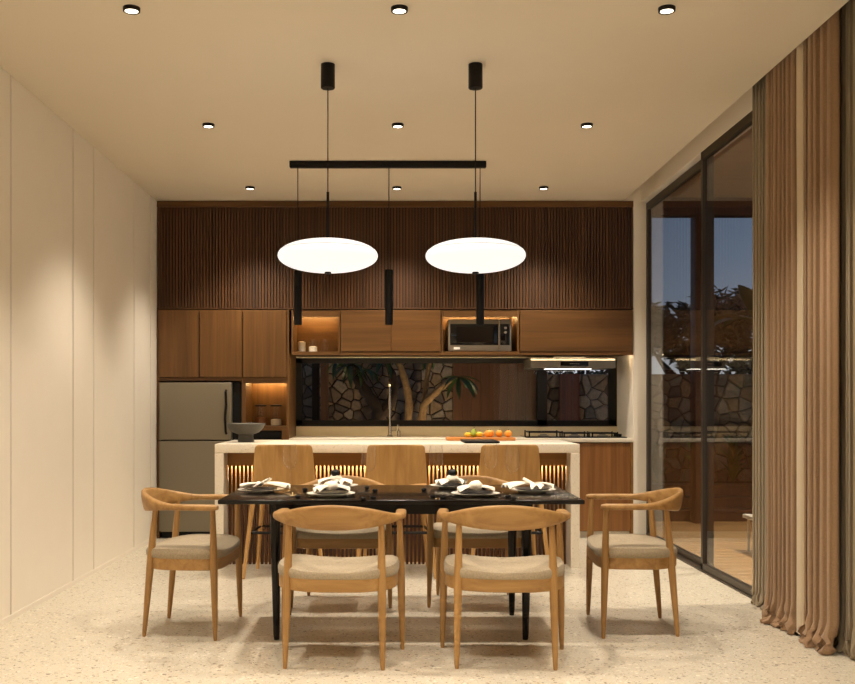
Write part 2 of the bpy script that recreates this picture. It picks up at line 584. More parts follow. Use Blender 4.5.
# tall cabinet round the fridge
T0, T1 = XL + 0.004, -0.945
tc_ = thing('tall_cabinet', 'walnut tall cabinet surround holding the fridge, with three doors and a lit niche', 'cabinet', (0, 0, 0))
ZT = 2.058
obj('side_panel', B().box(T0, T0 + 0.02, YC, YB - 0.004, 0, ZT), M['cab'], tc_, smooth=False)
obj('side_panel', B().box(T1 - 0.022, T1, YC, YB - 0.004, 0, ZT), M['cab'], tc_, smooth=False)
obj('divider', B().box(-1.372, -1.335, YC + 0.004, YB - 0.004, 0, 1.44), M['cab'], tc_, smooth=False)
obj('top_panel', B().box(T0 + 0.02, T1 - 0.022, YC + 0.004, YB - 0.004, ZT - 0.02, ZT), M['cab_x'], tc_, smooth=False)
obj('shelf_board', B().box(T0 + 0.02, T1 - 0.022, YC + 0.002, YB - 0.004, 1.418, 1.444), M['cab_x'], tc_, smooth=False)
obj('back_panel', B().box(T0 + 0.02, T1 - 0.022, YB - 0.016, YB - 0.004, 0.02, ZT - 0.02), M['cab'], tc_, smooth=False)
obj('niche_back', B().box(-1.335, T1 - 0.022, 9.40, 9.41, 1.01, 1.418), M['cab'], tc_, smooth=False)
obj('shelf_board', B().box(-1.335, T1 - 0.022, YC + 0.004, 9.41, 0.972, 1.01), M['cab_x'], tc_, smooth=False)
for a, b in ((-2.111, -1.753), (-1.745, -1.366), (-1.358, -0.969)):
    obj('door', B().rbox(a, b, YC - 0.018, YC + 0.003, 1.449, ZT - 0.006, 0.002, 1), M['cab'], tc_)
obj('oven_frame', B().box(-1.335, -1.325, YC + 0.004, 9.4, 0.42, 0.972).box(-1.01, T1 - 0.022, YC + 0.004, 9.4, 0.42, 0.972)
    .box(-1.325, -1.01, YC + 0.004, 9.4, 0.40, 0.42), M['cab'], tc_, smooth=False)
obj('drawer_front', B().rbox(-1.33, T1 - 0.024, YC - 0.016, YC + 0.003, 0.05, 0.39, 0.002, 1), M['cab'], tc_)
obj('shelf_lip', B().box(-1.335, T1 - 0.022, YC + 0.002, YC + 0.02, 1.396, 1.418), M['cab_x'], tc_, smooth=False)
led(tc_, -1.31, -0.985, 9.33, 9.35, 1.411, 1.417)
ov = thing('built_in_oven', 'black glass oven built into the cabinet beside the fridge', 'oven', (0, 0, 0))
obj('oven_body', B().box(-1.323, -1.012, YC + 0.03, 9.39, 0.422, 0.968), M['blackmat'], ov, smooth=False)
od = obj('oven_door', B().rbox(-1.323, -1.012, YC + 0.008, YC + 0.03, 0.424, 0.90, 0.003, 1), M['dark'], ov)
obj('control_panel', B().rbox(-1.323, -1.012, YC + 0.008, YC + 0.03, 0.904, 0.966, 0.003, 1), M['blackmat'], ov)
obj('handle', B().tube([(-1.30, YC - 0.02, 0.87), (-1.035, YC - 0.02, 0.87)], 0.008, 10)
    .tube([(-1.28, YC - 0.02, 0.87), (-1.28, YC + 0.01, 0.87)], 0.006, 8).tube([(-1.055, YC - 0.02, 0.87), (-1.055, YC + 0.01, 0.87)], 0.006, 8), M['blackmat'], od)

# fridge
fr = thing('fridge', 'brushed steel two-door fridge in the walnut cabinet surround', 'fridge', (-1.75, 9.0, 0))
obj('fridge_body', B().rbox(-0.36, 0.372, 0.035, 0.60, 0.03, 1.405, 0.006, 2), M['blackmat'], fr)
fd = obj('door', B().rbox(-0.357, 0.292, -0.03, 0.035, 0.886, 1.402, 0.008, 3), M['fridge'], fr)
obj('door', B().rbox(-0.357, 0.292, -0.03, 0.035, 0.062, 0.876, 0.008, 3), M['fridge'], fr)
obj('handle', B().tube([(0.245, -0.03, 1.33), (0.245, -0.06, 1.315), (0.25, -0.065, 1.20), (0.24, -0.065, 1.08), (0.245, -0.062, 0.96), (0.245, -0.03, 0.945)], 0.011, 10), M['blackmat'], fd)
obj('plinth', B().box(-0.35, 0.36, 0.03, 0.55, 0.0, 0.06), M['blackmat'], fr, smooth=False)

# wall cabinets over the window
Z0, Z1 = 1.662, 2.056
YU = 9.60


def open_unit(name, label, x0, x1, depth):
    t = thing(name, label, 'shelf unit', (0, 0, 0))
    obj('side_panel', B().box(x0, x0 + 0.016, YC, YU, Z0 + 0.02, Z1), M['cab'], t, smooth=False)
    obj('side_panel', B().box(x1 - 0.016, x1, YC, YU, Z0 + 0.02, Z1), M['cab'], t, smooth=False)
    obj('bottom_board', B().box(x0, x1, YC, YU, Z0, Z0 + 0.02), M['cab_x'], t, smooth=False)
    obj('header', B().box(x0 + 0.016, x1 - 0.016, YC + 0.01, YC + 0.03, Z1 - 0.060, Z1), M['cab_x'], t, smooth=False)
    obj('top_board', B().box(x0 + 0.016, x1 - 0.016, YC + 0.03, YU, Z1 - 0.02, Z1), M['cab_x'], t, smooth=False)
    obj('back_panel', B().box(x0 + 0.016, x1 - 0.016, depth, depth + 0.012, Z0 + 0.02, Z1 - 0.02), M['cab_x'], t, smooth=False)
    led(t, x0 + 0.03, x1 - 0.03, depth - 0.09, depth - 0.07, Z1 - 0.026, Z1 - 0.021)
    return t


def door_unit(name, label, xs, mat='cab_x'):
    t = thing(name, label, 'cabinet', (0, 0, 0))
    x0, x1 = xs[0], xs[-1]
    obj('carcass', B().box(x0 + 0.001, x1 - 0.001, YC + 0.004, YU, Z0, Z1), M['cab_x'], t, smooth=False)
    for a, b in zip(xs[:-1], xs[1:]):
        obj('door', B().rbox(a + 0.004, b - 0.004, YC - 0.014, YC + 0.003, Z0 + 0.022, Z1 - 0.008, 0.002, 1), M[mat], t)
    obj('bottom_rail', B().box(x0 + 0.001, x1 - 0.001, YC - 0.006, YC + 0.004, Z0, Z0 + 0.018), M['cab_x'], t, smooth=False)
    return t


ua = open_unit('open_shelf_unit', 'open walnut wall niche with three small glass jars', -0.922, -0.485, 9.36)
ub = door_unit('wall_cabinet', 'walnut wall cabinet with two doors between the jar niche and the microwave', [-0.482, -0.024, 0.423])
uc = open_unit('open_microwave_unit', 'open walnut wall niche holding the microwave', 0.426, 1.125, 9.46)
ud = door_unit('hood_cabinet', 'wide walnut wall cabinet above the cooker hood', [1.128, 2.152])
for u_, a_, b_ in ((ub, -0.481, 0.422), (ud, 1.129, 2.151), (ua, -0.921, -0.486), (uc, 0.427, 1.124)):
    obj('led_lip', B().box(a_, b_, YC - 0.006, YC + 0.006, Z0 - 0.012, Z0), M['cab_x'], u_, smooth=False)
    yl = YC + (0.11 if u_ is ud else 0.012)
    led(u_, a_ + 0.02, b_ - 0.02, yl, yl + 0.016, Z0 - 0.006, Z0 - 0.001, 'led_task' if u_ is ud else 'led_splash')

# microwave
mw = thing('microwave', 'steel and black microwave oven in the lit wall niche', 'microwave', (0.777, 9.06, Z0 + 0.02))
obj('housing', B().rbox(-0.285, 0.285, 0.02, 0.37, 0.008, 0.292, 0.006, 2), M['steel'], mw)
obj('front_frame', B().rbox(-0.287, 0.287, 0.0, 0.022, 0.006, 0.294, 0.004, 2), M['steel'], mw)
dr = obj('door', B().rbox(-0.268, 0.168, -0.006, 0.002, 0.06, 0.252, 0.003, 2), M['dark'], mw)
obj('window', B().rbox(-0.21, 0.12, -0.008, -0.004, 0.085, 0.225, 0.002, 1), M['mwscreen'], dr)
obj('control_panel', B().rbox(0.186, 0.272, -0.006, 0.002, 0.06, 0.252, 0.003, 2), M['dark'], mw)
for zz in (0.215, 0.175):
    obj('knob', B().tube([(0.232, -0.006, zz), (0.232, -0.02, zz)], 0.012, 14), M['steel'], mw)
obj('handle', B().tube([(0.176, -0.028, 0.015), (0.176, -0.028, 0.285)], 0.006, 10).tube([(0.176, -0.028, 0.03), (0.176, 0.002, 0.03)], 0.005, 8)
    .tube([(0.176, -0.028, 0.27), (0.176, 0.002, 0.27)], 0.005, 8), M['chrome'], dr)
obj('badge', B().box(-0.236, -0.18, -0.003, 0.001, 0.022, 0.042), M['plate_w'], mw, smooth=False)
for sx in (-0.25, 0.25):
    for yy in (0.05, 0.33):
        obj('foot', B().tube([(sx, yy, 0.0), (sx, yy, 0.01)], 0.012, 10), M['blackmat'], mw)

# cooker hood
hd = thing('cooker_hood', 'slim steel cooker hood under the wide walnut cabinet', 'cooker hood', (1.628, 9.08, 1.536))
prof = [(0.0, 0.0), (0.0, 0.07), (0.05, 0.092), (0.50, 0.092), (0.50, 0.0)]
hb = B()
hb.loft([[(-0.384, y, z) for (y, z) in prof], [(0.384, y, z) for (y, z) in prof]])
obj('hood_body', hb, M['steel'], hd, smooth=False)
obj('control_panel', B().rbox(-0.117, 0.139, -0.004, 0.001, 0.018, 0.058, 0.002, 1), M['dark'], hd)
for k in range(5):
    obj('button', B().box(-0.03 + k * 0.018, -0.018 + k * 0.018, -0.006, -0.003, 0.034, 0.042), M['steel'], hd, smooth=False)
obj('lamp_panel', B().box(-0.22, 0.20, 0.18, 0.30, -0.004, 0.001), M['hoodlamp'], hd, smooth=False)
obj('hood_duct', B().box(-0.15, 0.15, 0.2, 0.45, 0.092, 0.110), M['steel'], hd, smooth=False)

# base cabinets and worktop
CT = 0.90
def base_unit(label, x0, x1, doors=1):
    t = thing('base_cabinet', label, 'cabinet', (0, 0, 0))
    obj('carcass', B().box(x0 + 0.001, x1 - 0.001, YC + 0.02, YB - 0.004, 0.06, CT - 0.036), M['cab'], t, smooth=False)
    w = (x1 - x0) / doors
    for k in range(doors):
        obj('door', B().rbox(x0 + k * w + 0.003, x0 + (k + 1) * w - 0.003, YC, YC + 0.02, 0.065, CT - 0.045, 0.002, 1), M['cab_lit'], t)
    obj('plinth', B().box(x0 + 0.001, x1 - 0.001, YC + 0.05, YB - 0.01, 0, 0.06), M['quartz'], t, smooth=False)
    return t


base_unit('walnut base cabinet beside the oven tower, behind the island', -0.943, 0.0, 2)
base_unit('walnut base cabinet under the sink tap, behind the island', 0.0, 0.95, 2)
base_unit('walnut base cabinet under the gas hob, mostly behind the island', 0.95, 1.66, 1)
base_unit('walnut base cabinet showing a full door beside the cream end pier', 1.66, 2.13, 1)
tag(obj('end_filler', B().box(2.131, 2.154, YC + 0.004, YB - 0.004, 0.0, CT - 0.036), M['isl_board'], smooth=False), 'narrow walnut filler strip between base cabinet and cream end pier', 'filler panel')
tag(obj('back_worktop', B().rbox(-0.944, 2.154, YC - 0.012, YB - 0.001, CT - 0.035, CT, 0.004, 2), M['quartz']), 'pale stone worktop along the kitchen window', 'worktop')

# tap
tp = thing('kitchen_tap', 'tall slim chrome kitchen tap in front of the window', 'tap', (-0.04, 9.45, CT))
obj('tap_base', B().lathe([(0, 0), (0.026, 0), (0.026, 0.012), (0.018, 0.02), (0.018, 0.10), (0, 0.10)], 20), M['chrome'], tp)
nk = [(0, 0, 0.10), (0, 0, 0.45)] + [(0, -0.09 + 0.09 * math.cos(a), 0.45 + 0.09 * math.sin(a)) for a in [PI * k / 10 for k in range(1, 11)]] + [(0, -0.18, 0.36)]
obj('spout', B().tube(nk, 0.011, 12), M['chrome'], tp)
obj('spray_head', B().tube([(0, -0.18, 0.37), (0, -0.18, 0.26)], [0.013, 0.016], 12), M['chrome'], tp)
obj('lever', B().tube([(0.015, 0, 0.055), (0.06, 0, 0.06), (0.075, 0, 0.115)], 0.006, 10), M['chrome'], tp)
sd = thing('soap_dispenser', 'small chrome soap dispenser beside the kitchen tap', 'dispenser', (0.045, 9.50, CT))
obj('bottle_body', B().lathe([(0, 0), (0.018, 0), (0.018, 0.05), (0.008, 0.058), (0.008, 0.075), (0, 0.075)], 16), M['chrome'], sd)
obj('pump', B().tube([(0, 0, 0.07), (0, 0, 0.10), (0, -0.045, 0.10)], 0.005, 8), M['chrome'], sd)

# gas hob
gh = thing('gas_hob', 'black three-burner gas hob on the worktop beneath the hood', 'hob', (1.66, 9.31, CT))
obj('hob_plate', B().rbox(-0.46, 0.46, -0.22, 0.22, 0.0, 0.01, 0.004, 2), M['dark'], gh)
for (cx, cy, r, h) in ((-0.27, 0, 0.15, 0.05), (0.02, 0, 0.115, 0.04), (0.28, 0, 0.115, 0.04)):
    g = B()
    for s in (-1, 1):
        g.tube([(cx - r, cy + s * r, h), (cx + r, cy + s * r, h)], 0.006, 8)
        g.tube([(cx + s * r, cy - r, h), (cx + s * r, cy + r, h)], 0.006, 8)
        for q in (-1, 1):
            g.tube([(cx + s * r, cy + q * r, 0.008), (cx + s * r, cy + q * r, h + 0.012)], 0.007, 8)
        g.tube([(cx + s * r, cy, h), (cx + s * 0.03, cy, h + 0.004)], 0.005, 8)
        g.tube([(cx, cy + s * r, h), (cx, cy + s * 0.03, h + 0.004)], 0.005, 8)
    obj('pan_grate', g, M['blackmat'], gh)
    obj('burner', B().lathe([(0, 0.008), (0.05, 0.008), (0.05, 0.02), (0.032, 0.022), (0.032, 0.03), (0, 0.032)], 20, (cx, cy, 0)), M['steel'], gh)
for k in range(3):
    obj('knob', B().tube([(0.42, -0.1 + k * 0.09, 0.008), (0.42, -0.1 + k * 0.09, 0.034)], 0.018, 14), M['blackmat'], gh)

# ------------------------------------------------------------------ island
IX0, IX1, IY0, IY1, IZ = -1.32, 1.367, 7.36, 8.25, 0.913
isl = thing('kitchen_island', 'pale stone waterfall island with a lit slatted front', 'island', (0, 0, 0))
obj('worktop', B().rbox(IX0, IX1, IY0, IY1, IZ - 0.066, IZ, 0.004, 2), M['quartz'], isl)
obj('waterfall_panel', B().rbox(IX0, IX0 + 0.066, IY0, IY1, 0, IZ - 0.0662, 0.003, 1), M['quartz'], isl)
obj('waterfall_panel', B().rbox(IX1 - 0.066, IX1, IY0, IY1, 0, IZ - 0.0662, 0.003, 1), M['quartz'], isl)
P0, P1 = IX0 + 0.067, IX1 - 0.067
obj('backing_panel', B().box(P0, P1, 7.63, 7.65, 0.0, IZ - 0.068), M['isl_back'], isl, smooth=False)
obj('cabinet_body', B().box(P0, P1, 7.655, IY1 - 0.02, 0.0, IZ - 0.068), M['cab'], isl, smooth=False)
obj('fascia_board', B().rbox(P0, P1, 7.525, 7.545, 0.742, IZ - 0.068, 0.002, 1), M['isl_board'], isl)
NI = 84
ip = (P1 - P0) / NI
is_me = mesh_of('slat', B().box(-0.0088, 0.0088, 0, 0.03, 0.0, 0.742), M['isl_slat'], smooth=False)
for i in range(NI):
    link('slat', is_me, isl, (P0 + (i + 0.5) * ip, 7.532, 0))
led(isl, P0 + 0.01, P1 - 0.01, 7.585, 7.605, 0.750, 0.756, 'led_isl')

# things on the island
bw = thing('pedestal_bowl', 'wide grey stoneware bowl on a pedestal foot at the island end', 'bowl', (-1.147, 7.75, IZ))
obj('bowl_dish', B().lathe([(0.0, 0.055), (0.05, 0.056), (0.10, 0.075), (0.135, 0.11), (0.150, 0.142), (0.146, 0.146), (0.138, 0.142), (0.10, 0.098), (0.05, 0.076), (0.0, 0.072)], 48), M['bowl'], bw)
obj('pedestal', B().lathe([(0, 0), (0.062, 0), (0.064, 0.006), (0.058, 0.03), (0.056, 0.064), (0, 0.064)], 32), M['bowl'], bw)
ih = thing('induction_plate', 'flat black glass plate lying on the island top', 'hob', (0.657, 7.69, IZ))
obj('glass_plate', B().rbox(-0.132, 0.132, -0.24, 0.24, 0.003, 0.016, 0.003, 2), M['blackmat'], ih)
obj('base', B().box(-0.12, 0.12, -0.22, 0.22, 0.0, 0.004), M['blackmat'], ih, smooth=False)
cbd = thing('chopping_board', 'reddish wooden chopping board carrying fruit on the island', 'chopping board', (0.70, 8.11, IZ))
obj('board_slab', B().rbox(-0.275, 0.275, -0.095, 0.115, 0.0, 0.026, 0.006, 2), M['board'], cbd)
obj('juice_groove', B().box(-0.25, 0.25, -0.078, -0.074, 0.0255, 0.027).box(-0.25, 0.25, 0.094, 0.098, 0.0255, 0.027), M['cab'], cbd, smooth=False)


def fruit(name, label, x, y, r, mat, squash=0.95, pointy=0.0, rx=0.0, group=None):
    t = thing(name, label, 'fruit', (x, y, IZ + 0.026), 0, group)
    b = B()
    pr = []
    for k in range(13):
        a = -PI / 2 + PI * k / 12
        pr.append((r * math.cos(a) * (1 - pointy * abs(math.sin(a)) ** 3) + (0 if 0 < k < 12 else 0), r * squash * math.sin(a)))
    b.lathe(pr, 20)
    if rx:
        R = Matrix.Rotation(rx, 3, 'Y')
        b.v = [tuple(R @ Vector(p)) for p in b.v]
    zm = min(p[2] for p in b.v)
    b.v = [(p[0], p[1], p[2] - zm) for p in b.v]
    zt = max(p[2] for p in b.v)
    obj('flesh', b, M[mat], t, merge=True)
    obj('stalk', B().tube([(0, 0, zt - 0.003), (0.002, 0, zt + 0.007)], 0.003, 6), M['leaf'], t)
    return t


for (x, y) in ((0.760, 8.10), (0.855, 8.13), (0.925, 8.10), (0.79, 8.18)):
    fruit('orange', 'whole orange on the chopping board', x, y, 0.030, 'orange', group='oranges on the chopping board')
fruit('lemon', 'yellow lemon on the chopping board beside the green pear', 0.695, 8.12, 0.023, 'lemon', 1.25, 0.15, PI / 2)
fruit('lemon', 'yellow lemon on the chopping board at its end by the island middle', 0.595, 8.09, 0.021, 'lemon', 1.25, 0.15, PI / 2)
pr_ = thing('pear', 'green pear with a leaf on the chopping board', 'fruit', (0.65, 8.15, IZ + 0.026))
obj('flesh', B().lathe([(0, 0), (0.02, 0.002), (0.032, 0.02), (0.030, 0.036), (0.017, 0.054), (0.012, 0.066), (0, 0.070)], 20), M['lime'], pr_)
obj('stalk', B().tube([(0, 0, 0.068), (0.004, 0, 0.082)], 0.0025, 6), M['bark_d'], pr_)
obj('leaf', B().grid(lambda u, v: (0.004 + 0.03 * u, (v - 0.5) * 0.02 * math.sin(PI * min(1, u + 0.02)), 0.080 + 0.02 * u * (1 - u)), 6, 2), M['leaf'], pr_)


# ------------------------------------------------------------------ jars
def jar(label, x, y, z, r, h, fill=None, fh=0.0, lid=None):
    t = thing('glass_jar', label, 'jar', (x, y, z))
    obj('glass_body', B().lathe([(0, 0), (r, 0), (r, h), (r - 0.002, h), (r - 0.002, 0.003), (0, 0.003)], 24), M['crystal'], t)
    if fill:
        obj('contents', B().lathe([(0, 0.004), (r - 0.003, 0.004), (r - 0.003, fh), (r * 0.5, fh + 0.006), (0, fh + 0.008)], 24), M[fill], t)
    if lid:
        obj('lid', B().lathe([(0, h + 0.001), (r + 0.003, h + 0.001), (r + 0.003, h + 0.014), (0.012, h + 0.018), (0, h + 0.018)], 24), M[lid], t)
    return t


zj = Z0 + 0.0205
jar('glass jar nearly full of white powder in the lit wall niche', -0.85, 9.20, zj, 0.040, 0.11, 'white', 0.095)
jar('glass jar half full of white powder in the lit wall niche', -0.745, 9.20, zj, 0.042, 0.125, 'white', 0.052)
jar('clear empty glass jar in the lit wall niche', -0.635, 9.20, zj, 0.042, 0.125)
jar('black-lidded glass jar of brown grain on the shelf beside the fridge', -1.225, 9.20, 1.0105, 0.052, 0.175, 'grain', 0.07, 'blackmat')
jar('black-lidded glass jar of white sugar on the shelf beside the fridge', -1.085, 9.20, 1.0105, 0.052, 0.175, 'white', 0.055, 'blackmat')

# ------------------------------------------------------------------ dining table
TH = 0.73
TX0, TX1, TY0, TY1 = -0.873, 0.945, 4.947, 5.88
TCX, TCY = (TX0 + TX1) / 2, (TY0 + TY1) / 2
tb = thing('dining_table', 'long black wooden dining table with tapered legs', 'table', (TCX, TCY, 0))
hx, hy = (TX1 - TX0) / 2, (TY1 - TY0) / 2
obj('tabletop', B().rbox(-hx, hx, -hy, hy, TH - 0.022, TH, 0.006, 3), M['table'], tb)
obj('apron', B().rbox(-0.67, 0.67, -0.33, -0.305, TH - 0.085, TH - 0.022, 0.003, 1).rbox(-0.67, 0.67, 0.305, 0.33, TH - 0.085, TH - 0.022, 0.003, 1)
    .rbox(-0.67, -0.645, -0.305, 0.305, TH - 0.085, TH - 0.022, 0.003, 1).rbox(0.645, 0.67, -0.305, 0.305, TH - 0.085, TH - 0.022, 0.003, 1), M['table'], tb)
for sx in (-1, 1):
    for sy in (-1, 1):
        obj('leg', B().tube([(sx * 0.636, sy * 0.297, 0), (sx * 0.637, sy * 0.299, 0.03), (sx * 0.640, sy * 0.303, 0.40), (sx * 0.642, sy * 0.305, TH - 0.03)],
                            [0.014, 0.0165, 0.024, 0.028], 16), M['table'], tb)
    obj('end_brace', B().tube([(sx * 0.64, 0.297 * math.cos(PI * k / 12), 0.62 - 0.10 * math.cos(PI * k / 12) ** 4) for k in range(13)], 0.012, 8), M['table'], tb)


# ------------------------------------------------------------------ chairs
def make_chair():
    t = thing('dining_chair', 'x', 'chair')
    # legs: (foot, top), swelling at the seat
    for sx in (-1, 1):
        for foot, top in (((sx * 0.223, -0.197, 0), (sx * 0.212, -0.140, 0.675)), ((sx * 0.293, 0.195, 0), (sx * 0.279, 0.178, 0.672))):
            f, tp_ = Vector(foot), Vector(top)
            zs = [0, 0.015, 0.06, 0.2, 0.36, 0.42, 0.5, 0.6, 0.675]
            rs = [0.0085, 0.0105, 0.0125, 0.0165, 0.0195, 0.0195, 0.0175, 0.0145, 0.013]
            obj('leg', B().tube([f.lerp(tp_, z / 0.675) for z in zs], rs, 14), M['oak'], t)

    def outline(k, n, sx, sy, off=0.0):
        a = 2 * PI * k / n
        c, s_ = math.cos(a), math.sin(a)
        p = 2 / (5.5 if s_ > 0 else 2.5)
        x = math.copysign(abs(c) ** p, c)
        y = math.copysign(abs(s_) ** p, s_)
        w = 0.279
        return (x * (w + off) * sx, 0.003 + y * ((0.213 if y > 0 else 0.228) + off) * sy)

    n = 48
    rings = []
    for (z, off) in ((0.352, -0.006), (0.355, 0.0), (0.412, 0.0), (0.415, -0.003)):
        rings.append([(*outline(k, n, 1, 1, off), z - 0.004 * 0) for k in range(n)])
    obj('seat_frame', B().loft(rings), M['oak_x'], t)
    rings = []
    for (z, sc_) in ((0.414, 0.985), (0.418, 1.0), (0.434, 1.005), (0.444, 0.98), (0.452, 0.90), (0.456, 0.72), (0.456, 0.4), (0.455, 0.1)):
        rings.append([(lambda q: (q[0] * sc_, q[1] * sc_, z + 0.022 * (abs(q[0]) / 0.28) ** 2 * min(1, max(0, (z - 0.415) / 0.03)) - 0.003))(outline(k, n, 1, 1, 0.004)) for k in range(n)])
    obj('seat_cushion', B().loft(rings), M['seat'], t)
    # top rail: broad at the back, turning into flat arms
    st = []
    for k in range(-34, 35):
        q = k / 34.0
        s_ = abs(q)
        if s_ <= 0.68:
            a = s_ / 0.68 * PI / 2
            x = 0.292 * math.sin(a)
            y = -0.248 + 0.293 * (1 - math.cos(a))
            tx, ty = 0.292 * math.cos(a), 0.293 * math.sin(a)
        else:
            v = (s_ - 0.68) / 0.32
            x = 0.292 - 0.006 * v
            y = 0.045 + 0.162 * v
            tx, ty = -0.006, 0.162
        wgt = math.cos(min(1.0, s_ / 0.56) * PI / 2) ** 1.5        # 1 at the back, 0 on the arms
        hgt = 0.032 + 0.088 * wgt
        thk = 0.052 - 0.022 * wgt
        if s_ > 0.93:
            thk *= 1 - 0.35 * ((s_ - 0.93) / 0.07) ** 2
            hgt *= 1 - 0.35 * ((s_ - 0.93) / 0.07) ** 2
        zc = 0.676 + 0.013 * wgt + 0.004 * (1 - s_)
        tilt = 0.20 * wgt
        sg = 1 if q >= 0 else -1
        tan = Vector((tx, sg * ty, 0)).normalized()
        nrm = Vector((-tan.y, tan.x, 0))
        if nrm.dot(Vector((sg * x, y - 0.06, 0))) < 0:
            nrm = -nrm
        up = (Vector((0, 0, 1)) * math.cos(tilt) + nrm * math.sin(tilt))
        out = (nrm * math.cos(tilt) - Vector((0, 0, 1)) * math.sin(tilt))
        c = Vector((sg * x, y, zc))
        ring = []
        for j in range(16):
            a = 2 * PI * j / 16
            cc, ss = math.cos(a), math.sin(a)
            e_ = 2 / 3.0
            ring.append(c + out * (math.copysign(abs(cc) ** e_, cc) * thk / 2) + up * (math.copysign(abs(ss) ** e_, ss) * hgt / 2))
        st.append(ring)
    obj('back_rail', B().loft(st), M['oak_x'], t, angle=60)
    return t


chair_proto = make_chair()
chairs = [
    ((-0.262, 4.735), -0.06, 'honey oak armchair at the open table side, on the fridge side'),
    ((0.520, 4.735), -0.06, 'honey oak armchair at the open table side, on the curtain side'),
    ((-1.085, 5.395), -PI / 2 - 0.065, 'honey oak armchair at the table end beside the cream panelled wall'),
    ((1.288, 5.42), PI / 2 - 0.06, 'honey oak armchair at the table end beside the sliding glass doors'),
    ((-0.315, 6.105), PI, 'honey oak armchair between table and island, on the fridge side'),
    ((0.500, 6.125), PI, 'honey oak armchair between table and island, on the hob side'),
]
for i, ((x, y), rz, lab) in enumerate(chairs):
    c = chair_proto if i == 0 else copy_tree(chair_proto)
    c.location = (x, y, 0)
    c.rotation_euler = (0, 0, rz)
    tag(c, lab, 'chair', 'oak dining armchairs')


# ------------------------------------------------------------------ counter stools
def make_stool():
    t = thing('counter_stool', 'x', 'stool')
    for sx in (-1, 1):
        for (fy, ty, fx_, tx_) in ((-0.215, -0.155, 0.275, 0.205), (0.215, 0.15, 0.235, 0.182)):
            obj('leg', B().tube([(sx * fx_, fy, 0), (sx * (fx_ - 0.002), fy, 0.02), (sx * tx_, ty, 0.64)], [0.010, 0.0125, 0.019], 12), M['oak_pale'], t)
    zf = 0.315
    k = 1 - zf / 0.64
    fx, gx, fy0, fy1 = 0.205 + 0.07 * k, 0.182 + 0.053 * k, -0.155 - 0.06 * k, 0.15 + 0.065 * k
    obj('footrest', B().tube([(-fx - 0.01, fy0, zf), (fx + 0.01, fy0, zf)], 0.010, 8).tube([(-gx - 0.01, fy1, zf), (gx + 0.01, fy1, zf)], 0.010, 8)
        .tube([(-fx, fy0, zf), (-gx, fy1, zf)], 0.009, 8).tube([(fx, fy0, zf), (gx, fy1, zf)], 0.009, 8), M['blackmat'], t)
    obj('seat', B().rbox(-0.215, 0.215, -0.19, 0.205, 0.628, 0.656, 0.012, 3), M['oak_pale'], t)

    # back: one bent sheet with rounded upper corners, wider at the seat
    rings = []
    W0, W1, ZB, ZTP, R = 0.220, 0.197, 0.645, 0.925, 0.028
    zs = [ZB + (ZTP - R - ZB) * j / 8 for j in range(9)] + [ZTP - R + R * math.sin(PI / 2 * j / 5) for j in range(1, 6)]
    for z in zs:
        f = (z - ZB) / (ZTP - ZB)
        w = W0 + (W1 - W0) * f
        if z > ZTP - R:
            dz = (z - (ZTP - R)) / R
            w -= R * (1 - math.sqrt(max(0, 1 - dz * dz)))
        row = []
        for j in range(13):
            u = -1 + 2 * j / 12
            row.append((u * w, -0.195 - 0.035 * f + 0.03 * u * u, z))
        row2 = [(p[0], p[1] + 0.016, p[2]) for p in reversed(row)]
        rings.append(row + row2)
    obj('backrest', B().loft(rings), M['oak_pale'], t, angle=40)
    return t


st0 = make_stool()
for i, (x, lab) in enumerate(((-0.764, 'pale oak counter stool at the fridge end of the island'),
                              (0.014, 'pale oak counter stool at the middle of the island'),
                              (0.802, 'pale oak counter stool at the hob end of the island'))):
    s = st0 if i == 0 else copy_tree(st0)
    s.location = (x, 7.11, 0)
    tag(s, lab, 'stool', 'counter stools at the island')


# ------------------------------------------------------------------ table settings
plate_me = mesh_of('dinner_plate', B().lathe([(0, 0.002), (0.07, 0.0), (0.075, 0.004), (0.125, 0.016), (0.126, 0.018), (0.12, 0.018), (0.078, 0.008), (0, 0.007)], 40), M['plate_w'])
plate_rim = mesh_of('foot_ring', B().lathe([(0.055, 0.001), (0.055, 0.0), (0.06, 0.0), (0.06, 0.001)], 32), M['plate_w'])
small_me = mesh_of('side_plate', B().lathe([(0, 0.002), (0.05, 0.0), (0.055, 0.003), (0.092, 0.012), (0.093, 0.014), (0.088, 0.014), (0.055, 0.006), (0, 0.005)], 36), M['plate_b'])


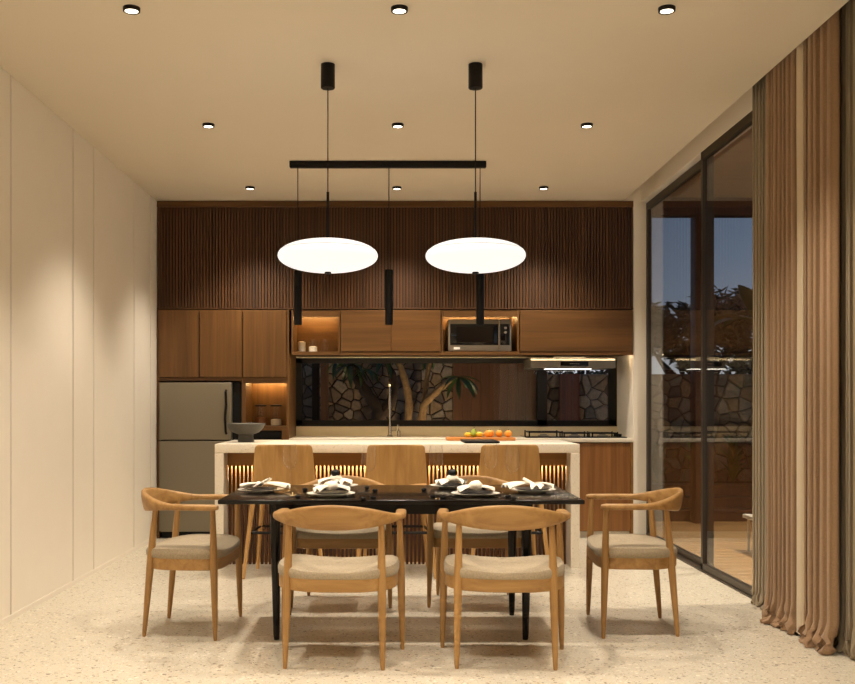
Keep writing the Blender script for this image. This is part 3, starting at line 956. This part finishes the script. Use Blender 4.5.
def napkin_mesh(seed, knot):
    rnd = random.Random(seed)
    b = B()
    fans = [(0.15, 0.100, 0.042), (PI + 0.2, 0.095, 0.040), (PI / 2 + 0.5, 0.075, 0.032)]
    if not knot:
        fans = [(0.35, 0.150, 0.040), (PI - 0.2, 0.115, 0.045), (-0.1, 0.165, 0.030), (PI * 0.6, 0.09, 0.04)]
    for fi, (ang, L, w) in enumerate(fans):
        ang += rnd.uniform(-0.15, 0.15)
        ca, sa = math.cos(ang), math.sin(ang)
        ph = rnd.uniform(0, 6)
        lift = rnd.uniform(0.004, 0.016)

        def fn(u, v, ca=ca, sa=sa, L=L, w=w, ph=ph, lift=lift):
            q = v * 2 - 1
            ww = 0.012 + (w - 0.012) * u ** 0.8
            l = L * u * (1 - 0.10 * q * q)
            z = 0.018 + 0.010 * (0.3 + u) * math.sin(q * 5.5 + ph) + lift * math.sin(PI * u) + 0.018 * (1 - u)
            return (ca * l - sa * q * ww, sa * l + ca * q * ww, max(0.001, z))
        top = []
        nb = B().grid(fn, 14, 16)
        nv = len(nb.v)
        b.add(nb.v, nb.f)
        b.add([(p[0], p[1], p[2] - 0.003) for p in nb.v], [tuple(reversed(f)) for f in nb.f])
    if knot:
        pr = []
        for k in range(11):
            a = -PI / 2 + PI * k / 10
            pr.append((0.037 * math.cos(a), 0.040 + 0.034 * math.sin(a)))
        kb = B().lathe(pr, 20)
        kb.v = [tuple(Vector(p) + 0.008 * mnoise.noise_vector(Vector(p) * 34 + Vector((seed, 0, 0)))) for p in kb.v]
        kb.v = [(p[0], p[1], max(0.001, p[2])) for p in kb.v]
        b.add(kb.v, kb.f)
    else:
        # a stiff folded point standing up from the plate
        def pt(u, v):
            q = v * 2 - 1
            return (-0.03 + 0.075 * u + 0.01 * q, 0.035 * q * (1 - 0.5 * u), 0.012 + 0.052 * u + 0.012 * (1 - q * q))
        nb = B().grid(pt, 10, 8)
        b.add(nb.v, nb.f)
        b.add([(p[0], p[1], p[2] - 0.004) for p in nb.v], [tuple(reversed(f)) for f in nb.f])
    b.v = [(p[0], p[1], p[2] * 0.78) for p in b.v]
    return mesh_of('cloth_fold', b, M['napkin'], angle=80)


settings = [
    (-0.715, 5.385, 0.0, False, 'by the panelled wall end', 'table end by the panelled wall'),
    (0.745, 5.385, PI, False, 'by the sliding door end', 'table end by the sliding doors'),
    (-0.325, 5.155, 0.2, True, 'open table side, fridge half', 'open table side on the fridge half'),
    (0.420, 5.155, 0.0, True, 'open table side, curtain half', 'open table side on the curtain half'),
    (-0.330, 5.665, PI, True, 'island table side, fridge half', 'island table side on the fridge half'),
    (0.330, 5.665, PI + 0.4, True, 'island table side, hob half', 'island table side on the hob half'),
]
for i, (x, y, rz, knot, _, where) in enumerate(settings):
    p = thing('dinner_plate', 'white dinner plate at the ' + where, 'plate', (x, y, TH), 0, 'white dinner plates')
    link('plate_dish', plate_me, p)
    link('foot_ring', plate_rim, p)
    s = link('side_plate', small_me, None, (x, y, TH + 0.0085))
    tag(s, 'charcoal side plate stacked at the ' + where, 'plate', 'charcoal side plates')
    n = thing('napkin', 'white cloth napkin on the plates at the ' + where, 'napkin', (x, y, TH + 0.0215), rz, 'white cloth napkins')
    link('cloth_fold', napkin_mesh(i + 3, knot), n)
    if i >= 4:
        rb = B()
        kp = []
        for k in range(9):
            a = -PI / 2 + PI * k / 8
            kp.append((0.030 * math.cos(a), 0.020 * math.sin(a)))
        rb.lathe(kp, 16, (0, 0, 0.064))
        rb.v = [tuple(Vector(q) + 0.006 * mnoise.noise_vector(Vector(q) * 40)) for q in rb.v]
        bo = obj('napkin_tie', rb, M['blackmat'], n)
        bo['label'] = 'black gathered tie on the napkin'

# wine glasses
wg = B().lathe([(0, 0.0), (0.034, 0.0), (0.034, 0.002), (0.008, 0.006), (0.0035, 0.015), (0.0035, 0.11), (0.006, 0.125)], 28)
wine_foot = mesh_of('stem', wg, M['crystal'])
wb_ = B().lathe([(0.003, 0.125), (0.02, 0.133), (0.033, 0.152), (0.038, 0.178), (0.037, 0.21), (0.031, 0.262), (0.0302, 0.262), (0.0358, 0.21), (0.0367, 0.178), (0.032, 0.154), (0.019, 0.136), (0.0, 0.128)], 32)
wine_bowl = mesh_of('glass_bowl', wb_, M['crystal'])
for (x, y, lab) in ((-0.560, 5.39, 'clear wine glass beside the plate at the panelled wall end'),
                    (-0.130, 5.14, 'clear wine glass beside the plate on the open side, fridge half'),
                    (0.216, 5.14, 'clear wine glass near the middle of the open table side'),
                    (0.519, 5.36, 'clear wine glass between the table middle and the sliding door end'),
                    (0.600, 5.07, 'clear wine glass on the open side beside the sliding door end')):
    g = thing('wine_glass', lab, 'wine glass', (x, y, TH), 0, 'wine glasses on the dining table')
    link('stem', wine_foot, g)
    link('glass_bowl', wine_bowl, g)
cup_me = mesh_of('cup_wall', B().lathe([(0, 0), (0.009, 0), (0.013, 0.003), (0.0155, 0.008), (0.014, 0.013), (0.011, 0.0145), (0.0095, 0.0135), (0.011, 0.008), (0, 0.003)], 18), M['blackmat'])
cup_rim = mesh_of('cup_rim', B().lathe([(0.0095, 0.0135), (0.0115, 0.0135), (0.0115, 0.0155), (0.0095, 0.0155), (0.0095, 0.0135)], 18), M['blackmat'])
for (x, y) in ((-0.486, 5.465), (-0.485, 5.054), (-0.151, 5.595), (-0.103, 5.402), (-0.105, 5.0), (-0.153, 4.947), (0.164, 5.465), (0.197, 5.054), (0.245, 5.0), (0.501, 5.562), (0.576, 5.054), (0.594, 4.947)):
    c = thing('votive_cup', 'tiny round black cup standing on the black tabletop', 'cup', (x, y, TH), 0, 'tiny black cups on the table')
    link('cup_wall', cup_me, c)
    link('cup_rim', cup_rim, c)

# ------------------------------------------------------------------ lamps
def disc_pendant(x, label):
    t = thing('disc_pendant', label, 'pendant lamp', (x, 5.40, ZC))
    obj('ceiling_canopy', B().lathe([(0, -0.001), (0.038, -0.001), (0.0385, -0.128), (0.036, -0.131), (0, -0.131)], 28), M['blackmat'], t)
    obj('cable', B().tube([(0, 0, -0.13), (0, 0, -0.70)], 0.003, 8), M['blackmat'], t)
    obj('stem', B().tube([(0, 0, -0.69), (0, 0, -0.952)], 0.0075, 10), M['blackmat'], t)
    pr = []
    a_, b_ = 0.270, 0.087
    for k in range(33):
        a = -PI / 2 + PI * k / 32
        c, s_ = math.cos(a), math.sin(a)
        pr.append((a_ * abs(c) ** 0.94, b_ * math.copysign(abs(s_) ** 0.97, s_) - 1.035))
    pr[0] = (0.0005, pr[0][1])
    pr[-1] = (0.0005, pr[-1][1])
    obj('opal_shade', B().lathe(pr, 64), M['opal'], t)
    obj('shade_seam', B().lathe([(0.2535, -1.0065), (0.2572, -1.005), (0.2535, -1.0035)], 64), M['steel'], t)
    obj('finial', B().lathe([(0, -1.120), (0.018, -1.120), (0.018, -1.131), (0.006, -1.135), (0, -1.135)], 16), M['blackmat'], t)
    return t


disc_pendant(-0.357, 'white opal disc pendant over the table half beside the panelled wall')
disc_pendant(0.440, 'white opal disc pendant over the table half beside the curtains')

lp = thing('linear_pendant', 'black ceiling bar with three slim cylinder pendants over the island', 'pendant lamp', (-0.046, 7.55, ZC))
obj('ceiling_bar', B().rbox(-0.742, 0.742, -0.025, 0.025, -0.05, -0.001, 0.006, 2), M['blackmat'], lp)
for dx in (-0.68, 0.008, 0.696):
    obj('cable', B().tube([(dx, 0, -0.05), (dx, 0, -0.83)], 0.0035, 8), M['blackmat'], lp)
    cy = obj('cylinder_shade', B().lathe([(0, -0.82), (0.030, -0.82), (0.030, -1.235), (0.026, -1.235), (0.026, -1.18), (0, -1.18)], 24, (dx, 0, 0)), M['blackmat'], lp)

ring_me = mesh_of('trim_ring', B().lathe([(0.030, -0.004), (0.030, -0.0185), (0.034, -0.020), (0.039, -0.0185), (0.0395, -0.0005)], 28), M['blackmat'])
lens_me = mesh_of('lens', B().lathe([(0.0, -0.0165), (0.030, -0.0165), (0.030, -0.010), (0.0, -0.010)], 28), M['lampdisc'])
rows = {8.44: 'in the row beside the slatted cladding', 6.55: 'in the row between disc pendants and linear bar', 4.63: 'in the row on the open side of the table'}
cols = {-1.215: 'panelled wall side', 0.025: 'room centre line', 1.263: 'curtain side'}
for yy in (8.44, 6.55, 4.63, 2.72, 0.81, -1.1):
    for xx in (-1.215, 0.025, 1.263):
        lab = 'black-rimmed round downlight %s, %s' % (rows[yy], cols[xx]) if yy in rows else 'black-rimmed round downlight in the ceiling away from the kitchen'
        t = thing('ceiling_downlight', lab, 'downlight', (xx, yy, ZC), 0, 'ceiling downlights')
        link('trim_ring', ring_me, t)
        link('lens', lens_me, t)
        ld = bpy.data.lights.new('downlight_beam', 'SPOT')
        ld.energy = P_DOWN
        ld.color = WARM
        ld.spot_size = math.radians(106)
        ld.spot_blend = 0.75
        ld.shadow_soft_size = 0.07
        lo = link('downlight_beam', ld, t, (0, 0, -0.10))


# ------------------------------------------------------------------ curtains
def curtain(name, label, y0, y1, xc, amp, wl_, mat, seed, puddle=0.05, ztop=ZS - 0.004, zbot=0.004):
    rnd = random.Random(seed)
    t = thing(name, label, 'curtain', (xc, (y0 + y1) / 2, 0))
    nf = max(1, round((y1 - y0) / wl_))
    nu = nf * 12
    nv = 44
    ph = [rnd.uniform(-0.15, 0.15) for _ in range(nf + 2)]
    am = [rnd.uniform(0.55, 1.12) for _ in range(nf + 2)]
    ws = [rnd.uniform(0.5, 1.5) for _ in range(nf)]
    cum = [0.0]
    for w_ in ws:
        cum.append(cum[-1] + w_ / sum(ws))

    def fn(u, v):
        # v: 0 bottom .. 1 top, denser near the floor
        z = zbot + (ztop - zbot) * (v ** 1.8)
        j = 0
        while j < nf - 1 and u > cum[j + 1]:
            j += 1
        k = j + (u - cum[j]) / (cum[j + 1] - cum[j])          # folds of uneven width
        i = int(min(nf - 1e-6, k))
        fr_ = k - i
        a = amp * (am[i] * (1 - fr_) + am[i + 1] * fr_)
        pp = ph[i] * (1 - fr_) + ph[i + 1] * fr_
        s_ = 1 - 2 * abs(math.sin(PI * k + pp)) ** 0.6          # round bulges, pinched valleys
        x = a * s_
        y = y0 + (y1 - y0) * u - (y0 + y1) / 2 + 0.35 * wl_ * 0.3 * math.sin(4 * PI * k + pp)
        low = max(0.0, 1 - z / 0.16)
        if low > 0 and puddle:
            n1 = mnoise.noise(Vector((y * 26, z * 30, seed)))
            n2 = mnoise.noise(Vector((y * 34 + 9, z * 26, seed + 5)))
            x += -puddle * low ** 1.3 * max(0.0, 0.5 + 1.3 * n1)
            y += 0.05 * low * n2
            z = max(0.003, z + 0.03 * low * (1 - low) * 4 * n2 * 0.6)
        if z > 0.2:
            x += 0.004 * mnoise.noise(Vector((y * 14, z * 0.9, seed)))
        return (x, y, z)
    o = obj('cloth', B().grid(fn, nu, nv), M[mat], t, angle=80)
    md = o.modifiers.new('thickness', 'SOLIDIFY')
    md.thickness = 0.0025
    hd_ = obj('header_tape', B().box(-0.012, 0.012, -(y1 - y0) / 2, (y1 - y0) / 2, ztop - 0.03, ztop - 0.001), M[mat], t, smooth=False)
    return t


curtain('sheer_curtain', 'grey-beige sheer curtain gathered against the sliding glass doors', 3.60, 6.06, 2.180, 0.020, 0.055, 'sheer', 3, 0.025)
curtain('drape', 'brown linen drape beside the open end of the sheer', 5.195, 5.60, 2.108, 0.033, 0.060, 'drape', 11, 0.06)
curtain('drape', 'brown linen drape further from the open glass, past the cream strip', 4.775, 5.093, 2.108, 0.033, 0.060, 'drape', 17, 0.06)
curtain('lining_strip', 'smooth cream curtain strip between the two brown drapes', 5.100, 5.190, 2.088, 0.004, 0.09, 'lining', 23, 0.0, zbot=0.02)

# ------------------------------------------------------------------ terrace outside the doors
dk = thing('terrace_deck', 'timber deck terrace outside the sliding doors', 'deck', (0, 0, 0))
obj('deck_base', B().box(2.31, 6.4, 2.0, 10.35, -0.12, -0.03), M['soil'], dk, smooth=False)
nb_ = 60
bw_ = (10.35 - 2.0) / nb_
brd = mesh_of('plank', B().rbox(2.38, 6.4, 0.007, bw_ - 0.007, -0.03, -0.004, 0.003, 1), M['deck'])
for i in range(nb_):
    link('plank', brd, dk, (0, 2.0 + i * bw_, 0))
sp_ = thing('garden_steps', 'dark timber steps rising from the deck to the planting bed', 'steps', (0, 0, 0))
for i, (ya, za) in enumerate(((10.36, 0.11), (10.62, 0.22), (10.88, 0.33))):
    for k in range(2):
        obj('tread', B().rbox(2.4, 6.4, ya - 0.01 + k * 0.13, ya + 0.115 + k * 0.13, za - 0.025, za, 0.003, 1), M['beam'], sp_)
    obj('riser', B().box(2.4, 6.4, ya, ya + 0.02, 0.0 if i == 0 else za - 0.11, za - 0.026), M['beam'], sp_, smooth=False)

struct(obj('ground', B().box(-12, 30, 9.8, 60, -0.3, -0.02), M['soil'], smooth=False))
struct(obj('planting_bed', B().box(2.3, 6.4, 11.15, 11.78, 0.0, 0.30), M['soil'], smooth=False))

# terrace roof
rf = thing('terrace_roof', 'timber terrace roof soffit with dark edge beam outside the doors', 'roof', (0, 0, 0))
obj('roof_slab', B().box(2.37, 6.6, 1.5, 10.6, 3.34, 3.5), M['beam'], rf, smooth=False)
nsb = 44
sb = 9.1 / nsb
sbm = mesh_of('soffit_board', B().box(2.37, 6.5, 0.002, sb - 0.002, 3.31, 3.338), M['soffit'], smooth=False)
for i in range(nsb):
    link('soffit_board', sbm, rf, (0, 1.5 + i * sb, 0))
obj('edge_beam', B().box(2.37, 6.6, 10.16, 10.32, 3.13, 3.308), M['beam'], rf, smooth=False)
obj('edge_beam', B().box(6.5, 6.6, 1.5, 10.16, 3.13, 3.308), M['beam'], rf, smooth=False)
tag(obj('terrace_post', B().rbox(3.06, 3.25, 10.15, 10.33, -0.004, 3.129, 0.006, 2), M['beam']), 'dark square timber post carrying the terrace roof', 'post')
for yy in (6.3, 8.3):  # unseen lamps added in the soffit to brighten the deck
    t = thing('deck_fill_lamp', 'small round downlight added in the terrace soffit to light the deck', 'downlight', (3.6, yy, 3.31), 0, 'added terrace fill lamps')
    link('trim_ring', ring_me, t)
    link('lens', lens_me, t)
    ld = bpy.data.lights.new('deck_fill_beam', 'SPOT')
    ld.energy = 560
    ld.color = WARM
    ld.spot_size = math.radians(100)
    ld.spot_blend = 0.8
    ld.shadow_soft_size = 0.03
    link('deck_fill_beam', ld, t, (0, 0, -0.03))
ot = thing('terrace_table', 'low white table on the timber deck outside', 'table', (3.15, 8.0, -0.004))
obj('tabletop', B().rbox(-0.26, 0.45, -0.3, 0.3, 0.27, 0.30, 0.004, 2), M['tablewhite'], ot)
for sx in (-0.22, 0.41):
    for sy in (-0.26, 0.26):
        obj('leg', B().tube([(sx, sy, 0), (sx, sy, 0.272)], [0.010, 0.014], 10), M['tablewhite'], ot)


# ------------------------------------------------------------------ courtyard stone walls
def clip(poly, px, pz, nx, nz):
    out = []
    n = len(poly)
    for i in range(n):
        a, b = poly[i], poly[(i + 1) % n]
        da = (a[0] - px) * nx + (a[1] - pz) * nz
        db = (b[0] - px) * nx + (b[1] - pz) * nz
        if da <= 0:
            out.append(a)
        if (da < 0 < db) or (db < 0 < da):
            f = da / (da - db)
            out.append((a[0] + (b[0] - a[0]) * f, a[1] + (b[1] - a[1]) * f))
    return out


def stone_wall(label, x0, x1, z1, sx0, sx1, sz0, sz1, size, y, seed, tones):
    rnd = random.Random(seed)
    t = thing('stone_wall', label, 'wall', (0, 0, 0))
    obj('wall_core', B().box(x0, x1, y, y + 0.25, 0, z1), M['grout'], t, smooth=False)
    nx, nz = max(1, round((sx1 - sx0) / size)), max(1, round((sz1 - sz0) / size))
    cw, ch = (sx1 - sx0) / nx, (sz1 - sz0) / nz
    P = {}
    for i in range(nx):
        for j in range(nz):
            P[i, j] = (sx0 + (i + 0.5 + rnd.uniform(-0.49, 0.49)) * cw, sz0 + (j + 0.5 + rnd.uniform(-0.49, 0.49)) * ch)
    for (i, j), (px, pz) in P.items():
        poly = [(sx0, sz0), (sx1, sz0), (sx1, sz1), (sx0, sz1)]
        for a in range(-2, 3):
            for b in range(-2, 3):
                if (a or b) and (i + a, j + b) in P:
                    qx, qz = P[i + a, j + b]
                    dx, dz = qx - px, qz - pz
                    L = math.hypot(dx, dz)
                    poly = clip(poly, (px + qx) / 2 - dx / L * 0.0045, (pz + qz) / 2 - dz / L * 0.0045, dx / L, dz / L)
        if len(poly) < 3:
            continue
        cx = sum(p[0] for p in poly) / len(poly)
        cz = sum(p[1] for p in poly) / len(poly)
        pr = rnd.uniform(0.025, 0.055)
        r0 = [(p[0] - cx, 0.0, p[1] - cz) for p in poly]
        r1 = [(p[0] * 0.97, -pr * 0.7, p[2] * 0.97) for p in r0]
        r2 = [(p[0] * 0.82, -pr, p[2] * 0.82) for p in r0]
        obj('stone', B().loft([r0, r1, r2]), tones[rnd.randrange(len(tones))], t, (cx, y, cz), smooth=False)
    return t


tones = [M['stone'], plain('garden_stone_tan', srgb(144, 122, 94), 0.9, noise=0.55, nscale=24, bump=0.9),
         plain('garden_stone_pale', srgb(150, 138, 120), 0.9, noise=0.5, nscale=24, bump=0.9), plain('garden_stone_grey', srgb(100, 90, 80), 0.9, noise=0.55, nscale=24, bump=0.9)]
stone_wall('tall crazy-paved stone wall behind the twisted courtyard tree', -3.2, 0.69, 2.7, -1.75, 0.69, 0.55, 2.1, 0.118, 11.75, 5, tones)
stone_wall('low crazy-paved stone garden wall beyond the terrace steps', 1.60, 7.2, 1.565, 1.60, 5.6, 0.30, 1.565, 0.138, 11.8, 9, tones)

# timber screens in the courtyard
cs = thing('timber_screen', 'brown vertical-board timber screen beside the tall stone wall', 'screen', (0, 0, 0))
nbo = 9
bwid = (1.66 - 0.69) / nbo
sm = mesh_of('board', B().box(0.0015, bwid - 0.0015, 0, 0.022, 0, 2.7), M['clad'], smooth=False)
for i in range(nbo):
    link('board', sm, cs, (0.69 + i * bwid, 11.70, 0))
obj('backing_panel', B().box(0.69, 1.66, 11.765, 11.785, 0, 2.7), M['grout'], cs, smooth=False)
obj('backing_rail', B().box(0.69, 1.66, 11.724, 11.76, 0.2, 0.3).box(0.69, 1.66, 11.724, 11.76, 2.3, 2.4), M['beam'], cs, smooth=False)
tag(obj('screen_post', B().rbox(1.665, 1.78, 11.60, 11.72, 0, 2.75, 0.004, 1), M['beam']), 'dark timber post at the edge of the brown courtyard screen', 'post')
gs = thing('garden_door', 'narrow reddish timber panel in front of the low stone wall', 'screen', (0, 0, 0))
sm2 = mesh_of('board', B().box(0.001, 0.077, 0, 0.02, 0, 1.565), M['clad_r'], smooth=False)
for i in range(3):
    link('board', sm2, gs, (1.935 + i * 0.079, 11.70, 0))
tag(obj('courtyard_post', B().rbox(-0.84, -0.755, 11.45, 11.55, 0, 2.75, 0.004, 1), M['clad']), 'slim brown timber post in front of the tall stone wall', 'post')
tag(obj('courtyard_post', B().rbox(-0.945, -0.865, 11.52, 11.62, 0, 2.75, 0.004, 1), M['winframe']), 'slim black post in front of the tall stone wall', 'post')

# courtyard tree with strap leaves
ct = thing('courtyard_tree', 'twisted pale-barked tree with long glossy leaves in the courtyard', 'tree', (0, 0, 0))
def branch(pts, r0, r1, mat='bark'):
    q = []
    pts = [Vector(p) for p in pts]
    for i in range(len(pts) - 1):
        for k in range(6):
            q.append(pts[i].lerp(pts[i + 1], k / 6))
    q.append(pts[-1])
    for _ in range(3):
        q = [q[0]] + [(q[i - 1] + q[i] * 2 + q[i + 1]) / 4 for i in range(1, len(q) - 1)] + [q[-1]]
    n = len(q)
    rr = [(r0 + (r1 - r0) * i / (n - 1)) * (1 + 0.10 * math.sin(i * 1.9)) for i in range(n)]
    return obj('branch', B().tube(q, rr, 10), M[mat], ct)


branch([(0.10, 11.0, 0), (0.14, 11.0, 0.9), (0.17, 11.0, 1.25), (0.10, 10.95, 1.55), (-0.05, 10.9, 1.95)], 0.06, 0.03)
branch([(0.27, 11.0, 0), (0.30, 11.0, 1.0), (0.33, 10.95, 1.22), (0.48, 10.8, 1.36), (0.60, 10.6, 1.47), (0.68, 10.45, 1.49)], 0.06, 0.022)
branch([(0.33, 10.95, 1.22), (0.36, 10.95, 1.5), (0.44, 10.9, 1.9)], 0.035, 0.02)
branch([(-0.22, 10.75, 0), (-0.20, 10.75, 0.95), (-0.16, 10.75, 1.15), (-0.33, 10.75, 1.38), (-0.44, 10.75, 1.56), (-0.46, 10.7, 1.64)], 0.085, 0.04, 'bark_d')
branch([(-0.18, 10.75, 1.05), (-0.02, 10.78, 1.25), (0.02, 10.8, 1.45), (-0.10, 10.8, 1.7)], 0.07, 0.03, 'bark_d')


def leaf_mesh(L, W):
    def fn(u, v):
        q = v * 2 - 1
        w = W * math.sin(PI * min(1, u * 0.93 + 0.05)) ** 0.8
        return (L * u, q * w, 0.10 * L * math.sin(u * 2.2) - 0.30 * L * u * u + 0.25 * abs(q) * w)
    b = B().grid(fn, 10, 4)
    return mesh_of('leaf', b, M['leaf'], angle=80)


lf = leaf_mesh(0.30, 0.032)
rl = random.Random(4)
for (cx, cy, cz, sc_, n) in ((0.68, 10.45, 1.49, 1.0, 11), (-0.46, 10.7, 1.64, 0.9, 11), (-0.10, 10.8, 1.68, 0.85, 11), (0.44, 10.9, 1.80, 0.9, 9), (-0.28, 10.7, 1.58, 0.7, 9), (-0.62, 10.75, 1.66, 0.7, 8)):
    for k in range(n):
        o = link('leaf', lf, ct, (cx, cy, cz), (rl.uniform(-0.3, 0.3), rl.uniform(0.0, 0.95), 2 * PI * k / n + rl.uniform(-0.25, 0.25)))
        s = sc_ * rl.uniform(0.8, 1.1)
        o.scale = (s, s, s)


def garden_spot(label, loc, aim, power):
    t = thing('garden_spotlight', label, 'spotlight', loc)
    obj('stake', B().tube([(0, 0, -0.06), (0, 0, 0.06)], 0.008, 8), M['blackmat'], t)
    obj('housing', B().lathe([(0, 0.05), (0.03, 0.05), (0.036, 0.12), (0.033, 0.12), (0.028, 0.10), (0, 0.10)], 18), M['blackmat'], t)
    ld = bpy.data.lights.new('garden_beam', 'SPOT')
    ld.energy = power
    ld.color = (1.0, 0.72, 0.42)
    ld.spot_size = math.radians(95)
    ld.spot_blend = 0.7
    ld.shadow_soft_size = 0.03
    lo = link('garden_beam', ld, t, (0, 0, 0.13))
    d = Vector(aim) - (Vector(loc) + Vector((0, 0, 0.13)))
    lo.rotation_mode = 'QUATERNION'
    lo.rotation_quaternion = d.to_track_quat('-Z', 'Y')


garden_spot('small black garden spotlight at the foot of the courtyard tree', (0.40, 10.45, -0.02), (0.30, 11.3, 1.35), P_GARDEN * 3)
garden_spot('small black garden spotlight before the narrow timber panel', (1.83, 11.1, -0.02), (1.86, 11.8, 1.3), P_GARDEN * 0.35)
garden_spot('small black garden spotlight in the planting bed by the steps', (3.5, 11.22, 0.30), (3.5, 11.8, 1.1), P_GARDEN * 0.5)


# planting bed: leafy plants
def bed_plant(x, y, h, seed, label):
    r = random.Random(seed)
    t = thing('leafy_plant', label, 'plant', (x, y, 0.30), 0, 'leafy plants in the terrace bed')
    me = leaf_mesh(h * 0.56, 0.036)
    for k in range(22):
        z = h * 0.5 * (k // 8) / 2
        link('leaf', me, t, (0, 0, z), (0, -r.uniform(0.95, 1.45), 2 * PI * k / 8 + r.uniform(-0.3, 0.3)))
    obj('stem', B().tube([(0, 0, -0.02), (0, 0, h * 0.55)], 0.008, 6), M['leaf'], t)


for i in range(8):
    bed_plant(2.55 + i * 0.45 + random.uniform(-0.03, 0.03), 11.42, random.uniform(0.48, 0.62), 40 + i, 'leafy green plant in the bed under the low stone wall')


# trees beyond the low wall
def far_tree(label, x, y, h, r, seed, n=2600):
    rr = random.Random(seed)
    t = thing('garden_tree', label, 'tree', (x, y, -0.02))
    tb_ = B()
    tips = []
    tb_.tube([(0, 0, 0), (0.05, 0, h * 0.35), (0.0, 0.05, h * 0.52)], [0.10, 0.075, 0.06], 8)
    for k in range(9):
        a = 2 * PI * k / 9 + rr.uniform(-0.3, 0.3)
        q = rr.uniform(0.45, 0.95)
        tip = Vector((math.cos(a) * r * q, math.sin(a) * r * q * 0.8, h * rr.uniform(0.66, 0.9)))
        mid = Vector((tip.x * 0.45, tip.y * 0.45, h * 0.58))
        tb_.tube([(0, 0, h * 0.40), mid, tip], [0.05, 0.035, 0.012], 6)
        tips.append(tip)
    obj('trunk', tb_, M['bark_d'], t)
    fb = B()
    cl = []
    for tip in tips:
        for _ in range(4):
            cl.append((tip + Vector((rr.gauss(0, 0.25) * r, rr.gauss(0, 0.2) * r, rr.gauss(0, 0.09) * h)), rr.uniform(0.16, 0.30) * r))
    for _ in range(n):
        c, cr_ = cl[rr.randrange(len(cl))]
        d = Vector((rr.gauss(0, 1), rr.gauss(0, 1), rr.gauss(0, 0.7)))
        d = d.normalized() * cr_ * rr.random() ** 0.4
        p = c + d
        a = Vector((rr.gauss(0, 1), rr.gauss(0, 1), rr.gauss(0, 0.6))).normalized()
        b = a.orthogonal().normalized()
        L, W = rr.uniform(0.07, 0.13), rr.uniform(0.02, 0.035)
        fb.add([p - a * L, p + b * W, p + a * L, p - b * W], [(0, 1, 2, 3)])
    fo = obj('foliage', fb, M['leaf_d'], t, smooth=False)
    fo['kind'] = 'stuff'


far_tree('dense dark tree beyond the stone wall, seen through the far door pane', 4.3, 14.4, 2.85, 0.95, 61, 3200)
far_tree('spreading dark tree beyond the stone wall, behind the terrace post', 6.4, 17.4, 3.2, 1.2, 62, 3200)
far_tree('tall dark tree beyond the stone wall, beside the drawn curtains', 6.5, 14.2, 3.1, 0.85, 63)
far_tree('dark tree behind the kitchen end of the stone wall', 3.3, 17.6, 3.0, 1.1, 64)

# large-leaved plant behind the wall near the curtain edge
bp_ = thing('broad_leaf_plant', 'tall broad-leaved plant rising above the garden wall', 'plant', (4.60, 12.7, -0.02))
obj('stem', B().tube([(0, 0, 0), (0.03, 0, 1.2), (0.0, 0, 2.35)], [0.05, 0.035, 0.02], 8), M['bark_d'], bp_)
bl = leaf_mesh(0.75, 0.10)
for k in range(11):
    link('leaf', bl, bp_, (0, 0, 2.25 + 0.02 * (k % 3)), (0, -rl.uniform(-0.3, 0.8), 2 * PI * k / 11 + rl.uniform(-0.2, 0.2)))
